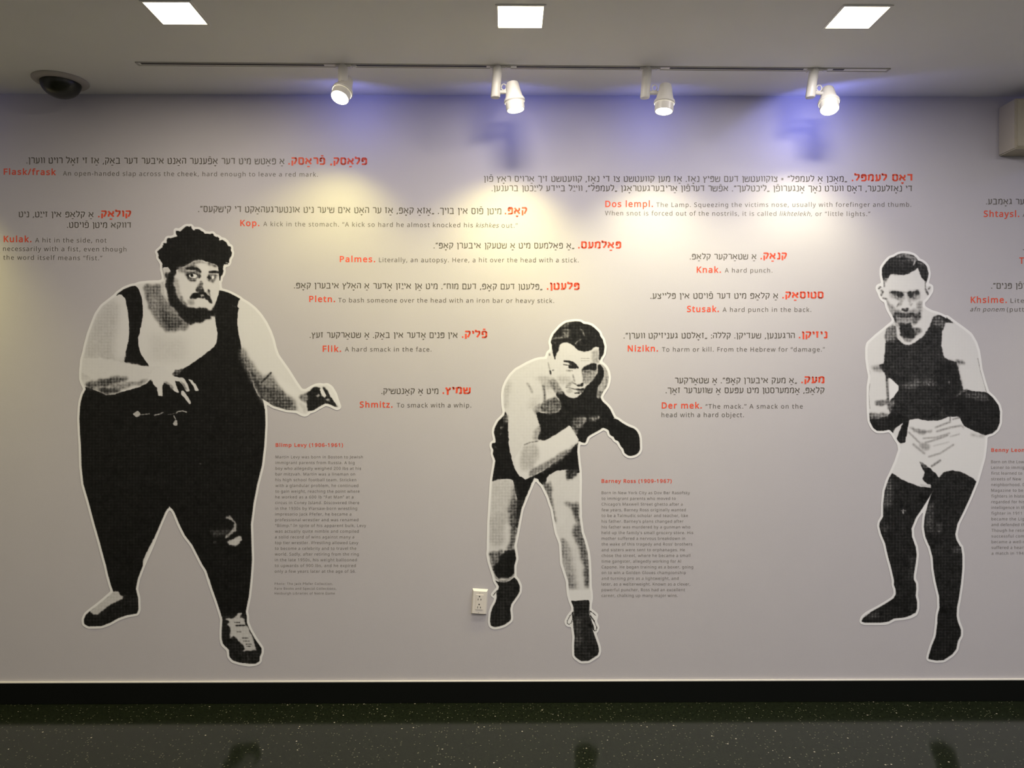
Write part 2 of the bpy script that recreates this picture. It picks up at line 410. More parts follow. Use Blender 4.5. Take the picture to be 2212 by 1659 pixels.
STEP = 1.25      # px of the photograph per mesh cell
class Canvas:
    def __init__(s, x0, y0, x1, y1):
        s.x0, s.y0 = x0, y0; s.w = int((x1 - x0) / STEP) + 1; s.h = int((y1 - y0) / STEP) + 1
        s.t = np.ones((s.h, s.w)); s.lab = np.zeros((s.h, s.w), int)
    def g(s, p): return (p - np.array([s.x0, s.y0])) / STEP
    def poly(s, p, SS=4):
        q = s.g(p) + .5; m = np.zeros((s.h, s.w))
        a = q; b = np.roll(q, -1, axis=0)
        r0 = max(0, int(q[:, 1].min()) - 1); r1 = min(s.h, int(q[:, 1].max()) + 2); xs = np.arange(s.w)
        for r in range(r0, r1):
            for k in range(SS):
                y = r + (k + .5) / SS
                i = ((a[:, 1] <= y) & (b[:, 1] > y)) | ((b[:, 1] <= y) & (a[:, 1] > y))
                if not i.any(): continue
                A, B_ = a[i], b[i]
                X = np.sort(A[:, 0] + (y - A[:, 1]) * (B_[:, 0] - A[:, 0]) / (B_[:, 1] - A[:, 1]))
                for l, rr in zip(X[0::2], X[1::2]):
                    m[r] += np.clip(np.minimum(xs + 1, rr) - np.maximum(xs, l), 0, 1) / SS
        return np.clip(m, 0, 1)
    def line(s, p, wd):
        q = s.g(p); yy, xx = np.mgrid[0:s.h, 0:s.w]; d = np.full((s.h, s.w), 1e9)
        for a, b in zip(q[:-1], q[1:]):
            v = b - a; L2 = max(v @ v, 1e-9)
            u = np.clip(((xx - a[0]) * v[0] + (yy - a[1]) * v[1]) / L2, 0, 1)
            d = np.minimum(d, np.hypot(xx - a[0] - u * v[0], yy - a[1] - u * v[1]))
        return np.clip(wd / STEP / 2 - d + .5, 0, 1)
    @staticmethod
    def blur(m, sg):
        if sg < .2: return m
        n = int(sg * 3) + 1; k = np.exp(-.5 * (np.arange(-n, n + 1) / sg) ** 2); k /= k.sum()
        m = np.pad(m, n, mode='edge')
        m = sum(k[i] * m[i:m.shape[0] - 2 * n + i, :] for i in range(2 * n + 1))
        return sum(k[i] * m[:, i:m.shape[1] - 2 * n + i] for i in range(2 * n + 1))
    def paint(s, op, tone, bl, pts, label=None):
        p = P(pts)
        m = s.poly(organic(p, min(1.3, .15 + .55 * bl), 2 if bl >= .5 else 1)) if op == 'P' else s.line(p, float(op))
        if label is not None: s.lab[m > .5] = label
        m = s.blur(m, bl / STEP)
        s.t = s.t * (1 - m) + tone * m

def dilate(m, r):
    out = m.copy(); R = int(r) + 1; mp = np.pad(m, R)
    for dy in range(-R, R + 1):
        for dx in range(-R, R + 1):
            d = math.hypot(dx, dy)
            if d > r + .5: continue
            w = min(1, r + .5 - d)
            out = np.maximum(out, w * mp[R + dy:R + dy + m.shape[0], R + dx:R + dx + m.shape[1]])
    return out

WRESTLER = dict(curly=585, box=(155, 470, 760, 1455), base=.93,
 sil=["A 830,90 950,90 985,160 1110,155 1150,200 1320,245 1370,230 1500,300 1560,380 1610,375 1690,440 1710,500 1790,540 1810,640 1820,700 1775,770 1770,880 1680,940 1640,1040 1620,1130 1575,1180 1570,1260 1540,1290 1552,1400 B 1550,275 1640,290 1760,330 1860,380 1960,435 2005,460 D 440,350 560,420 660,500 750,600 830,720 900,860 950,1000 980,1130 1020,1240 1090,1340 1190,1480 1290,1640 F 1310,640 1400,770 1480,780 1560,730 1640,690 1700,680 1760,690 1820,680 1880,720 1940,820 1970,920 2000,1000 2010,1030 1970,1042 1930,1020 1870,990 1790,970 1700,1020 1600,1080 1520,1095 1500,1135 1460,1145 1400,1125 1340,1085 1180,1075 1080,1045 960,1010 860,940 790,900 810,960 830,1080 835,1300 825,1500 815,1659 G 1795,200 1750,380 1715,560 1690,760 1695,950 1700,1100 1690,1260 1670,1450 1640,1600 I 960,800 960,900 1010,1020 1090,1160 1190,1300 1190,1370 1160,1440 1160,1500 1100,1540 990,1550 850,1525 740,1490 690,1430 680,1320 590,1240 570,1150 570,1030 580,850 555,760 490,560 400,310 330,90 270,0 G 1130,960 1060,870 1010,770 960,650 935,612 915,605 895,612 875,640 810,790 740,970 660,1150 610,1280 590,1380 H 1020,680 1025,860 1000,925 840,950 700,1000 560,1080 430,1125 230,1130 160,1090 155,1020 190,940 260,880 380,790 500,690 580,620 625,575 590,480 540,300 510,160 465,0 G 250,950 190,740 140,550 90,380 70,200 65,0 E 95,1300 85,1060 95,880 110,780 140,680 190,590 170,560 140,500 115,430 115,330 130,150 160,0 C 180,1659 230,1380 300,1120 370,930 450,730 560,570 700,460 830,360 870,310 1000,220 1140,165 1220,155 1300,122 1500,100 1700,95 1790,70 A 345,1200 330,1130 305,1000 290,930 235,790 220,640 250,560 330,490 380,400 430,350 540,330 600,320 650,290 595,250 600,200 640,185 700,220 750,160"],
 parts={1: 'bare_skin', 2: 'hair', 3: 'singlet', 4: 'beard', 5: 'hand', 6: 'wrestling_shoe', 7: 'wrestling_shoe', 8: 'lace'},
 ops=[
 ('P', .80, 7, "C 180,1700 230,1380 370,930 560,570 800,420 900,600 860,1000 800,1300 850,1659 E 840,100 900,300 600,400 100,450 60,200"),
 ('P', .86, 9, "C 1500,1100 2212,1200 2212,1659 1500,1659"),
 ('P', .46, 2, "C 1400,140 1720,135 1740,300 1880,480 1990,620 2130,800 2300,870 2330,930 2250,1000 2060,1060 1850,1090 1720,980 1600,820 1470,560 1410,300"),
 ('P', .56, 2.4, "C 1480,380 1600,360 1660,560 1680,700 1560,620"), ('P', .30, 2, "C 1700,650 1900,700 2150,900 2200,960 1900,1030 1780,900"),
 ('P', .80, 1.0, "C 1725,90 1790,60 1800,330 1880,470 1850,480 1740,330"),
 # singlet
 ('P', .02, .3, "C 835,360 870,310 1000,220 1140,165 1220,155 1290,230 1340,380 1370,600 1370,760 1340,920 1300,1110 1270,1230 1290,1380 1330,1520 1420,1659 E 1130,130 1195,235 1100,225 940,205 800,165 840,0 C 1000,1659 1050,1400 1090,1250 1100,1000 1085,820 1060,600 1020,420 960,340 900,325", 3),
 ('P', .02, .4, "B 1550,270 1640,280 1760,320 1860,370 1960,425 2010,455 1960,520 1930,620 1975,660 1950,750 1935,950 1960,1200 2010,1450 2040,1659 D 470,1260 530,1400 600,1550 640,1659 F 640,680 720,850 790,900 900,1400 850,1659 G 1900,200 1750,760 1780,1100 1700,1450 1650,1620 1400,1650 1290,1280 1060,870 915,590 660,1100 640,1520 360,1400 0,900 0,0 E -50,1060 100,600 200,560 400,640 520,690 640,680 760,640 900,600 1050,560 1160,500 1230,440 1500,400 1560,350 1640,300 1740,270 1830,215 1960,130 2140,0 B 1230,1659 1360,1560 1450,1480 1490,1400 1500,1200 1470,1000 1460,850 1450,600", 3),
 ('L' and '2.2', .22, .8, "B 1830,600 1890,620"),
 # left forearm and hand
 ('P', .90, 1.2, "E 115,330 300,440 560,450 800,500 560,600 640,600 900,560 1050,510 1180,440 1240,440 1260,480 1500,470 1600,380 1540,330 1400,230 1100,225 800,165 400,100 100,100", 1),
 ('P', .34, 2.0, "E 150,500 300,470 480,430 660,385 830,400 860,440 760,480 600,520 400,570 230,590"),
 ('P', .50, 2.2, "E 560,530 800,500 1000,470 1170,440 1100,510 950,540 760,590 640,610 560,590"),
 ('P', .20, 2.2, "E 230,590 500,560 760,600 640,650 560,670 420,650"),
 ('P', .92, .5, "E 1190,430 1240,300 1400,230 1540,330 1560,380 1680,410 1740,410 1790,480 1840,600 1835,625 1780,630 1740,540 1680,480 1610,460 1640,560 1672,640 1650,655 1600,640 1550,570 1500,500 1430,490 1410,560 1410,712 1340,700 1325,580 1262,530 1250,450", 5),
 ('P', .60, 1.0, "E 1420,470 1500,480 1600,590 1560,590 1480,500"), ('P', .6, .8, "E 1680,450 1760,520 1800,620 1770,620"),
 ('P', .05, .7, "E 1610,470 1670,480 1730,560 1735,600 1690,610 1650,560"),
 ('P', .92, .4, "E 1815,440 1880,450 1950,540 1985,610 1975,622 1930,622 1900,540 1850,480", 5),
 ('P', .90, .4, "E 1700,625 1735,615 1800,690 1850,780 1865,830 1835,838 1780,760 1705,680", 5),
 ('P', .30, .8, "E 1560,350 1600,300 1740,270 1650,380 1580,370"),
 ('P', .75, .3, "E 930,990 960,965 1020,935 1055,970 1060,1000 1030,1035 990,1040"), ('2.0', .45, .5, "E 1050,1005 1200,985"),
 ('2.6', .62, .3, "E 1280,1010 1350,995 1415,965"), ('2.4', .62, .3, "E 1620,980 1660,950 1730,940 1790,960"), ('1.8', .3, .4, "E 1500,1000 1620,978"),
 ('2.4', .62, .3, "E 1590,1020 1615,1070"), ('P', .72, .3, "E 1610,1080 1640,1090 1645,1175 1600,1180 1570,1150"),
 # right arm shading, hand
 ('P', .48, 3.2, "F 450,60 560,220 680,400 800,560 930,470 960,560 1080,700 1160,850 1300,900 1340,1090 1150,1090 900,1000 760,900 600,600 430,200"),
 ('P', .16, 2.4, "F 470,200 580,420 660,640 780,900 960,1000 1150,1060 1300,1080 1050,940 900,860 740,700 620,460 500,230"),
 ('P', .30, 2.6, "F 700,700 1100,740 1200,900 1300,1000 1260,1060 960,980 800,860"),
 ('3.2', .08, .9, "F 775,630 850,560 925,480"),
 ('P', .95, 3, "F 1000,560 1200,640 1380,800 1280,860 1180,800 1050,660"),
 ('P', .45, 1.5, "F 1370,860 1480,790 1540,780 1540,900 1500,960 1400,920"),
 ('P', .04, .9, "F 1500,800 1620,700 1700,720 1730,830 1790,880 1790,975 1700,1020 1600,1085 1510,1100 1490,1000 1520,900", 5),
 ('P', .07, .9, "F 1750,700 1800,720 1870,860 1940,930 1990,1030 1930,1020 1780,960 1770,900 1790,880", 5),
 ('P', .95, .5, "F 1700,740 1750,740 1810,860 1760,870 1720,800"), ('P', .62, .8, "F 1640,840 1700,815 1710,840 1650,870"), ('P', .6, .9, "F 1790,900 1850,890 1870,940 1810,930"),
 ('P', .85, 1.0, "F 1360,970 1420,960 1500,1060 1500,1130 1440,1110 1420,1050"), ('P', .96, .6, "F 1810,680 1890,720 1960,860 2000,1010 1950,960 1870,850"),
 # knees
 ('P', .62, 1.0, "G 1430,690 1500,682 1550,760 1550,820 1480,870 1450,905 1442,880 1530,800 1530,750 1480,712"),
 ('P', .80, 1.0, "G 1455,925 1530,905 1585,868 1605,900 1590,945 1550,975 1490,958"), ('P', .15, 2, "G 1290,815 1490,815 1450,870 1330,880"),
 ('P', .25, .6, "G 1330,925 1360,925 1355,945 1335,945"), ('P', .2, .4, "G 1195,175 1212,175 1212,192 1195,192"),
 # shoes
 ('P', .04, .3, "H 620,600 900,640 1040,620 1040,960 700,1010 430,1140 200,1140 140,1090 150,980 260,870 400,760", 6),
 ('P', .80, .9, "H 625,575 700,572 722,615 782,665 775,700 640,750 540,815 440,880 380,950 290,930 250,890 380,770 560,630", 8),
 ('P', .05, .3, "I 580,790 960,770 970,900 1100,1150 1210,1300 1170,1550 700,1520 660,1320 560,1200 560,900", 7),
 ('P', .80, .9, "I 620,845 760,830 850,750 890,755 850,822 920,832 935,940 985,970 1010,1050 1060,1150 1090,1250 1112,1330 880,1345 935,1312 900,1250 830,1190 760,1100 710,1150 690,1150 700,990 640,930 690,890", 8),
 ('1.8', .08, .5, "I 770,900 850,900"), ('3', .06, .6, "I 790,948 930,945"), ('1.8', .3, .5, "I 810,1045 870,1045"), ('1.8', .2, .5, "I 890,1142 980,1142"),
 ('1.6', .2, .5, "I 910,1190 1000,1190"), ('1.8', .25, .5, "I 950,1238 1030,1238"), ('1.6', .25, .5, "I 960,1272 1020,1272"), ('P', .2, 1.0, "I 950,1410 990,1410 1020,1480 980,1480"),
 # hair, ear, beard, face
 ('P', .02, .3, "A 830,80 950,80 985,150 1110,145 1150,190 1320,235 1370,220 1500,290 1560,370 1610,365 1700,440 1710,490 1810,540 1830,640 1840,700 1785,770 1780,880 1680,950 1650,1040 1630,1130 1585,1180 1580,1260 1545,1280 1530,1000 1500,930 1350,880 1250,850 1180,820 1000,828 930,880 800,950 740,970 680,1000 600,1040 600,1120 500,1120 490,1050 430,980 340,980 310,1010 280,930 220,790 200,640 240,550 320,480 370,400 420,340 540,320 600,310 640,290 580,250 590,190 640,175 700,210 750,150", 2),
 ('P', .85, .4, "A 370,415 400,410 400,455 375,455"), ('P', .7, .5, "A 1680,870 1740,865 1740,890 1690,895"),
 ('P', .85, 1.0, "A 345,1000 430,985 470,1060 440,1090 360,1120"), ('P', .22, 1.2, "A 345,1110 420,1095 480,1090 500,1150 490,1215 400,1215 360,1180"), ('2', .55, .8, "A 310,1010 330,1140 350,1230"),
 ('P', .04, 1.3, "A 490,1040 610,1040 570,1250 560,1330 620,1480 650,1640 B 720,500 800,580 880,640 960,652 1100,662 1300,672 1380,692 1430,640 1480,560 1510,520 1520,700 1450,850 1380,840 1370,910 1230,905 1150,980 1050,960 940,1012 870,990 760,900 680,860 600,720 480,600 440,500 420,350 370,180 410,0", 4),
 ('P', .45, 1.4, "B 640,380 740,400 790,520 860,600 820,620 700,520"), ('P', .70, 2.2, "A 560,1150 640,1250 680,1500 720,1659 600,1500"),
 ('P', .55, 2.0, "A 650,1020 740,975 930,885 1060,830 1200,830 1280,900 1160,960 1060,980 850,990 830,1090 650,1110"),
 ('P', .38, 1.6, "A 1290,870 1500,930 1530,960 1500,980 1400,950 1340,960"),
 ('P', .96, 1.8, "A 1060,880 1240,880 1310,980 1290,1080 1190,1100 1160,1000 1020,950"),
 ('P', .06, .9, "A 830,990 900,968 1040,975 1130,1025 1155,1085 1090,1090 1000,1045 900,1030 830,1022"),
 ('4.6', .06, .8, "A 840,1005 960,985 1080,1030 1135,1075"), ('P', .42, 1.4, "A 800,1080 900,1050 1060,1070 1150,1120 1120,1180 1060,1230 1030,1280 930,1280 850,1230 810,1150"),
 ('P', .12, .7, "A 830,1140 900,1090 1000,1085 1060,1120 1120,1165 1040,1130 980,1110 900,1120 870,1190"),
 ('P', .95, .5, "A 885,1155 960,1120 1035,1130 1062,1190 1000,1215 900,1195"), ('P', .04, .4, "A 915,1120 975,1118 985,1180 945,1195 915,1160"),
 ('P', .22, .9, "A 850,1225 930,1245 1040,1250 1020,1285 930,1282"), ('P', .15, .8, "A 1080,1180 1130,1150 1140,1170 1090,1230"),
 ('P', .08, .8, "A 1320,1075 1430,1055 1530,1065 1535,1110 1400,1105 1330,1100"),
 ('P', .42, 1.3, "A 1270,1170 1330,1115 1450,1125 1520,1150 1480,1210 1430,1295 1350,1315 1300,1260"),
 ('P', .06, .6, "A 1275,1180 1340,1155 1378,1195 1370,1255 1310,1230"), ('P', .97, .5, "A 1378,1175 1415,1160 1440,1210 1405,1245 1385,1215"), ('P', .12, .6, "A 1440,1180 1465,1165 1455,1225"),
 ('4.4', .08, .8, "A 1345,1085 1430,1075 1520,1085"), ('P', 1.0, .3, "A 885,1160 930,1125 1000,1118 1050,1150 1060,1190 1000,1215 920,1205"), ('P', .03, .3, "A 918,1122 972,1120 982,1185 945,1198 920,1170"), ('P', 1.0, .3, "A 1382,1170 1412,1160 1440,1205 1410,1240 1388,1225"),
 ('P', .35, 1.2, "B 1030,250 1090,160 1160,60 1195,120 1185,230 1220,300 1100,320"), ('P', .12, .8, "B 1030,240 1090,190 1110,240 1190,250 1230,300 1100,330 1040,300"),
 ('P', .25, .9, "B 1300,225 1345,290 1355,390 1290,340"),
 ('P', .04, .8, "B 890,435 950,345 1040,320 1180,300 1270,330 1340,395 1385,480 1390,560 1320,520 1250,450 1200,445 1130,435 1050,452 930,458", 4),
 ('P', .7, .7, "B 1130,375 1190,360 1225,400 1150,415"), ('P', .75, .8, "B 1260,300 1310,320 1320,370 1270,360"),
 ('P', .66, 2, "B 840,490 1000,480 990,600 840,560"),
 ])

BOXER = dict(box=(1045, 685, 1400, 1440), base=.88,
 sil=["J 330,640 350,570 400,460 480,370 570,270 690,190 800,170 920,155 1040,165 1120,220 1200,225 1310,260 1400,340 1490,430 1510,510 1570,590 1590,680 1615,760 1600,860 1590,940 1530,1030 1500,1100 1490,1150 1560,1180 1640,1260 1690,1360 1710,1480 K 1715,600 1700,720 1670,830 1600,930 1540,1030 1520,1090 1560,1180 1680,1290 1750,1380 1810,1510 1850,1580 N 1130,670 1190,690 1280,760 1420,840 1540,885 1600,930 1650,1010 1675,1100 1680,1200 1685,1350 1650,1430 1580,1480 1480,1505 1420,1495 1340,1440 1310,1340 1260,1290 1200,1170 1120,1140 1100,1080 1010,1030 985,930 920,890 850,870 780,920 650,990 560,1040 500,1090 480,1170 450,1215 400,1205 315,1165 290,1260 280,1400 300,1600 M 1285,850 1300,960 1305,1100 1300,1400 1310,1659 O 1655,100 1660,240 1690,400 1710,560 1760,700 1810,880 1830,1050 1840,1300 1845,1500 P 1860,380 1865,500 1845,590 1840,700 1840,760 1870,860 1890,1000 1920,1100 1960,1210 2000,1330 2005,1400 1985,1460 1830,1560 1700,1565 1620,1510 1585,1470 1580,1300 1590,1150 1570,1000 1560,860 1575,760 1570,640 1530,540 1500,440 1490,350 1480,200 1440,80 1415,0 O 1380,1080 1370,900 1360,740 1290,560 1250,350 1220,180 1180,0 M 940,1470 890,1310 810,1150 765,1110 755,1075 715,1060 685,1100 650,1180 590,1320 530,1470 500,1659 O 680,150 640,370 600,600 560,780 575,870 595,1000 560,1120 560,1320 610,1370 650,1460 P 655,300 650,380 610,450 510,590 490,680 505,820 495,870 400,940 300,975 220,985 160,960 148,880 160,740 190,650 240,560 262,480 255,400 290,340 300,290 235,190 O 220,1290 180,1170 140,1040 120,920 130,850 130,700 135,400 M 110,1600 140,1110 165,950 185,830 150,740 160,690 135,640 140,600 190,590 185,540 165,460 175,400 220,310 300,230 315,180 L 560,1640 530,1500 520,1250 540,1100 600,950 700,790 830,660 960,590 1100,510 1280,430 1400,400 1560,390 1590,300 1600,240 1650,220 1680,180 1670,60 1650,0",
      "P 1575,705 1500,800 1455,890 1465,930 1500,945 1540,910 1580,800", "P 1840,690 1900,735 1955,780 1930,890 1975,990 1960,1045 1930,1055 1890,1020", "P 300,330 250,370 195,440 215,445 270,380"],
 parts={1: 'bare_skin', 2: 'hair', 3: 'boxing_shorts', 5: 'boxing_glove', 6: 'boxing_boot', 7: 'boxing_boot', 8: 'sock', 9: 'sock', 10: 'shadowed_torso'},
 ops=[
 ('P', .74, 4, "L 540,1100 620,900 700,1000 620,1300 640,1640 530,1500"), ('P', .72, 3, "L 1250,850 1500,800 1700,850 1700,1100 1550,1100 1450,950"),
 ('3', .5, 1.6, "L 1100,980 1170,1080 1210,1190"), ('P', .8, 5, "L 1200,1300 1400,1300 1300,1600 1100,1600"),
 # torso in shadow
 ('P', .03, .7, "K 440,1000 500,1100 560,1200 570,1340 500,1440 280,1480 100,1450 0,1400 M 720,190 740,250 770,330 775,430 745,540 830,570 1000,480 1170,360 1240,440 1285,540 1290,600 1400,640 1600,380 1800,600 1950,800 2200,800 2200,300 1800,100 K 1900,1400 1600,1100 1530,1095 1440,1090 1430,1000 1460,860 1540,720 1600,560 1600,400 1540,310 1450,300 1440,520 1330,640 1260,760 1170,820 1130,920 1050,1000 950,1100 850,1110 720,1070 640,970 560,920", 10),
 ('P', .03, .3, "M 1285,540 1200,420 1150,330 1400,200 1600,240 1660,400 1600,600 1400,700", 5), ('P', .02, .3, "M 1700,260 2200,260 2200,820 1900,820 1680,480", 5),
 ('P', .46, 1.8, "K 300,640 430,640 560,860 610,960 540,1000 450,990 400,900 330,880"), ('4', .30, 1.4, "K 150,800 185,1000 180,1250"),
 ('P', .36, 1.5, "K 60,1250 250,1130 460,1080 560,1200 570,1350 490,1440 300,1480 100,1430 20,1370"), ('P', .84, 1.5, "K 210,900 360,880 420,1040 260,1050"),
 ('P', .66, .9, "K 1490,280 1640,330 1720,480 1720,760 1650,880 1540,1050 1530,1105 1430,1090 1440,940 1480,820 1550,720 1605,560 1600,400 1540,320"),
 ('P', .48, 1.2, "K 1660,600 1720,560 1660,860 1600,930 1620,800"), ('P', .42, 1.0, "K 1440,930 1600,930 1530,1105 1430,1090"),
 ('P', .30, 1.6, "N 200,650 450,620 480,700 430,800 360,880 280,900 160,800"), ('P', .55, 1.2, "N 400,640 460,640 460,780 400,780"), ('P', .55, .9, "N 300,790 350,800 350,880"),
 ('P', .34, 1.4, "N 560,610 780,590 770,680 640,740 570,700"), ('P', .6, .8, "N 590,640 660,640 660,720 610,700"), ('P', .6, .6, "N 745,600 785,620 770,670 740,650"), ('P', .75, .6, "N 1085,620 1130,660 1100,690"), ('P', .22, 1.2, "N 200,880 300,900 290,1000 250,960"),
 # shorts
 ('P', .02, .5, "M 315,170 340,230 355,300 350,400 360,600 390,760 430,920 500,1030 580,1080 680,1040 820,970 950,860 1050,790 1180,680 1285,580 1330,700 1330,990 1240,1000 1120,945 1000,965 890,1020 860,1080 850,1140 800,1150 700,1050 640,1200 560,1400 500,1659 485,1400 440,1200 415,1085 280,1070 140,1105 90,1050 100,600 150,300 280,180", 3),
 ('P', .32, .8, "M 250,375 295,375 270,410 245,405"), ('P', .22, .9, "M 245,450 270,450 265,490 245,490"), ('P', .28, 2, "M 300,200 330,200 350,300 310,330 280,260"), ('P', .25, .6, "M 175,640 200,645 200,665 175,660"),
 # forearm
 ('P', .92, .5, "M 1165,360 1240,440 1285,545 1275,600 1150,700 950,860 800,970 650,1050 590,1080 560,1070 500,1020 460,960 440,800 560,600 740,575 830,568 930,520 1060,440", 1),
 ('P', .50, 1.9, "M 1285,590 1180,660 1050,730 900,820 760,900 640,960 640,1050 800,985 950,880 1080,790 1180,700"), ('P', .74, 3, "M 560,640 740,590 760,800 640,950 520,960 500,800"),
 ('1.8', .25, .8, "M 570,620 640,590 745,572"), ('P', .62, 2, "M 700,440 765,350 775,450 740,560 690,560"), ('P', .4, 1.2, "M 1180,350 1230,400 1280,500 1250,480 1200,400"),
 ('P', .6, 1.2, "M 680,130 790,60 790,170 730,190 720,260"),
 # legs
 ('P', .80, 2, "M 140,1110 280,1080 415,1090 440,1300 440,1659 100,1659"), ('P', .38, 3, "M 420,1150 460,1300 490,1500 500,1700 380,1700 420,1400"),
 ('P', .74, 4, "O 140,300 400,200 380,760 250,820 130,700"), ('P', .30, 2.8, "O 490,0 600,0 640,370 560,800 480,860 430,850 520,600 480,400"), ('P', .08, 1.4, "O 600,0 760,0 660,260 620,480 600,600 590,300"),
 ('P', .42, 1.8, "O 120,900 380,840 330,960 280,1060 250,1090 160,1100"),
 ('P', .03, 1.3, "O 290,980 400,865 560,835 610,1000 570,1130 558,1265 480,1330 380,1348 280,1340 215,1250 190,1130 230,1090 280,1060", 8), ('P', .4, 1, "O 150,1080 200,1100 215,1240 180,1170"),
 ('3.4', .66, .6, "O 225,1290 300,1370 400,1380 480,1350 556,1275", 8), ('P', .5, 1.0, "O 290,1380 460,1370 440,1410 300,1420"),
 ('P', .05, .3, "P 235,185 300,222 420,225 500,185 560,130 700,250 700,500 560,640 560,900 400,1000 100,1010 100,800 280,330", 6), ('2.8', .03, .2, "P 290,335 245,375 200,440"),
 ('P', .42, 2, "M 800,1120 930,1100 930,1300 990,1659 940,1600 870,1300"), ('P', .14, 1.6, "M 1120,950 1290,950 1250,1020 1200,1070 1130,1090"),
 ('P', .5, 2.4, "O 1400,40 1500,60 1640,40 1670,300 1600,330 1560,200"), ('P', .28, 2.0, "O 1560,150 1650,60 1660,240 1690,400 1640,400"),
 ('P', .36, 2.6, "O 1560,420 1700,420 1760,700 1830,1000 1850,1500 1760,1500 1740,1150 1660,800 1560,600"), ('P', .60, 4, "O 1350,660 1480,720 1560,1100 1640,1500 1500,1530 1480,1380 1380,1080"),
 ('P', .5, 2, "O 1360,660 1420,640 1420,960 1370,960"), ('P', .5, 2, "O 1440,1240 1540,1260 1560,1500 1490,1510"), ('4', .88, 2.2, "O 1500,640 1510,760"), ('4', .82, 2.2, "O 1620,800 1600,1000 1590,1200"), ('5', .9, 3, "O 1380,250 1400,400"),
 ('P', .93, .6, "P 1480,358 1855,345 1868,520 1840,585 1830,520 1525,540 1490,440", 9),
 ('P', .07, .4, "P 1520,540 1832,522 1845,600 1860,800 1950,1100 2030,1350 2000,1480 1800,1600 1600,1540 1560,1400 1560,900", 7),
 ('P', .16, 2, "P 1600,800 1700,780 1720,1200 1620,1340 1600,1100"), ('P', .2, 1.5, "P 1600,1200 1680,1200 1680,1340 1610,1340"),
 ('2.1', .04, .2, "P 1575,705 1500,800 1455,890 1465,930 1500,945 1540,910 1575,800"), ('2.1', .04, .2, "P 1842,700 1900,735 1950,780"), ('2.1', .04, .2, "P 1845,770 1930,890 1972,985 1965,1040 1935,1053 1890,1022"),
 # head
 ('P', .04, .6, "J 320,640 350,700 370,880 400,1000 430,1085 450,960 515,860 520,740 580,675 700,655 800,690 900,765 1000,840 1120,885 1250,862 1340,790 1420,752 1478,780 1488,900 1450,1000 1465,1060 1500,1110 1540,1030 1610,940 1640,760 1600,600 1520,430 1300,240 1000,140 700,160 500,320 330,520", 2),
 ('P', .32, 1.4, "J 590,350 770,340 785,500 700,560 600,530 620,440"), ('3', .45, .9, "J 410,560 560,545 740,525"), ('P', .28, 1.8, "J 640,220 780,180 780,260 640,310 560,300"), ('2.6', .38, .9, "J 1040,330 1090,400 1130,490"), ('2.4', .42, .7, "J 920,690 960,640 1050,590"), ('P', .32, 1.2, "J 400,660 460,640 470,690 410,690"), ('2.4', .25, .8, "J 330,620 400,560"),
 ('2', .5, .7, "J 268,1150 300,1290 325,1430"), ('P', .10, .6, "J 295,1310 340,1350 340,1420 310,1400"), ('2', .3, .6, "J 370,1330 395,1320"), ('2.4', .3, .7, "J 300,935 300,965"),
 ('P', .06, .7, "J 670,1095 760,1108 860,1140 920,1190 965,1245 910,1290 780,1285 730,1220 800,1200 780,1160 690,1130"), ('3.6', .06, .6, "J 655,1108 760,1112 860,1145 930,1200 975,1262"), ('P', .9, .3, "J 670,1215 740,1195 800,1215 760,1260 700,1245"), ('P', .04, .4, "J 745,1200 830,1200 840,1270 780,1285 745,1250"), ('2', .2, .5, "J 640,1190 740,1205 830,1200"), ('2.4', .5, 1, "J 860,1440 900,1600"), ('2', .6, 1, "J 700,1330 800,1350"), ('1.6', .5, .6, "J 740,1325 850,1335"),
 ('P', .05, .8, "J 1060,1320 1110,1250 1210,1205 1320,1150 1420,1155 1445,1320 1330,1335 1180,1315 1090,1340"), ('P', .6, .5, "J 1170,1330 1260,1315 1300,1345 1180,1345"),
 ('P', .56, 1.0, "K 1070,450 1160,440 1300,440 1440,440 1420,540 1330,680 1180,785 1120,750 1080,600"), ('2.4', .28, .8, "K 1140,480 1290,490"), ('2.4', .34, .8, "K 1085,440 1110,600 1110,740"), ('1.4', .75, .4, "K 1435,250 1435,480"),
 ('1', .66, .4, "J 1050,1040 1250,1043"), ('1', .7, .4, "J 1050,1095 1250,1100"), ('P', .66, 1.8, "J 1290,880 1490,820 1480,1150 1330,1150"),
 ('2', .25, .6, "K 870,748 930,775"), ('P', .06, .7, "K 925,795 1000,790 1110,740 1112,800 1040,832 960,825"),
 ('1.8', .30, .6, "K 690,850 800,862 900,895"), ('P', .12, .7, "K 880,895 960,882 1060,880 1140,850 1130,930 1050,940 960,925"), ('P', .06, .6, "K 870,975 950,965 1040,978 1000,1010 900,1000"),
 ('P', .45, .9, "K 960,930 1110,930 1090,980 980,965"), ('P', .7, 1.2, "K 690,900 800,880 880,960 760,1000"), ('P', .62, 1.5, "K 720,740 860,700 880,740 760,850 690,840"), ('P', .55, 1.6, "K 440,760 520,840 600,920 560,930 430,830"), ('P', .75, 3, "K 480,560 820,620 760,760 560,760"),
 ])

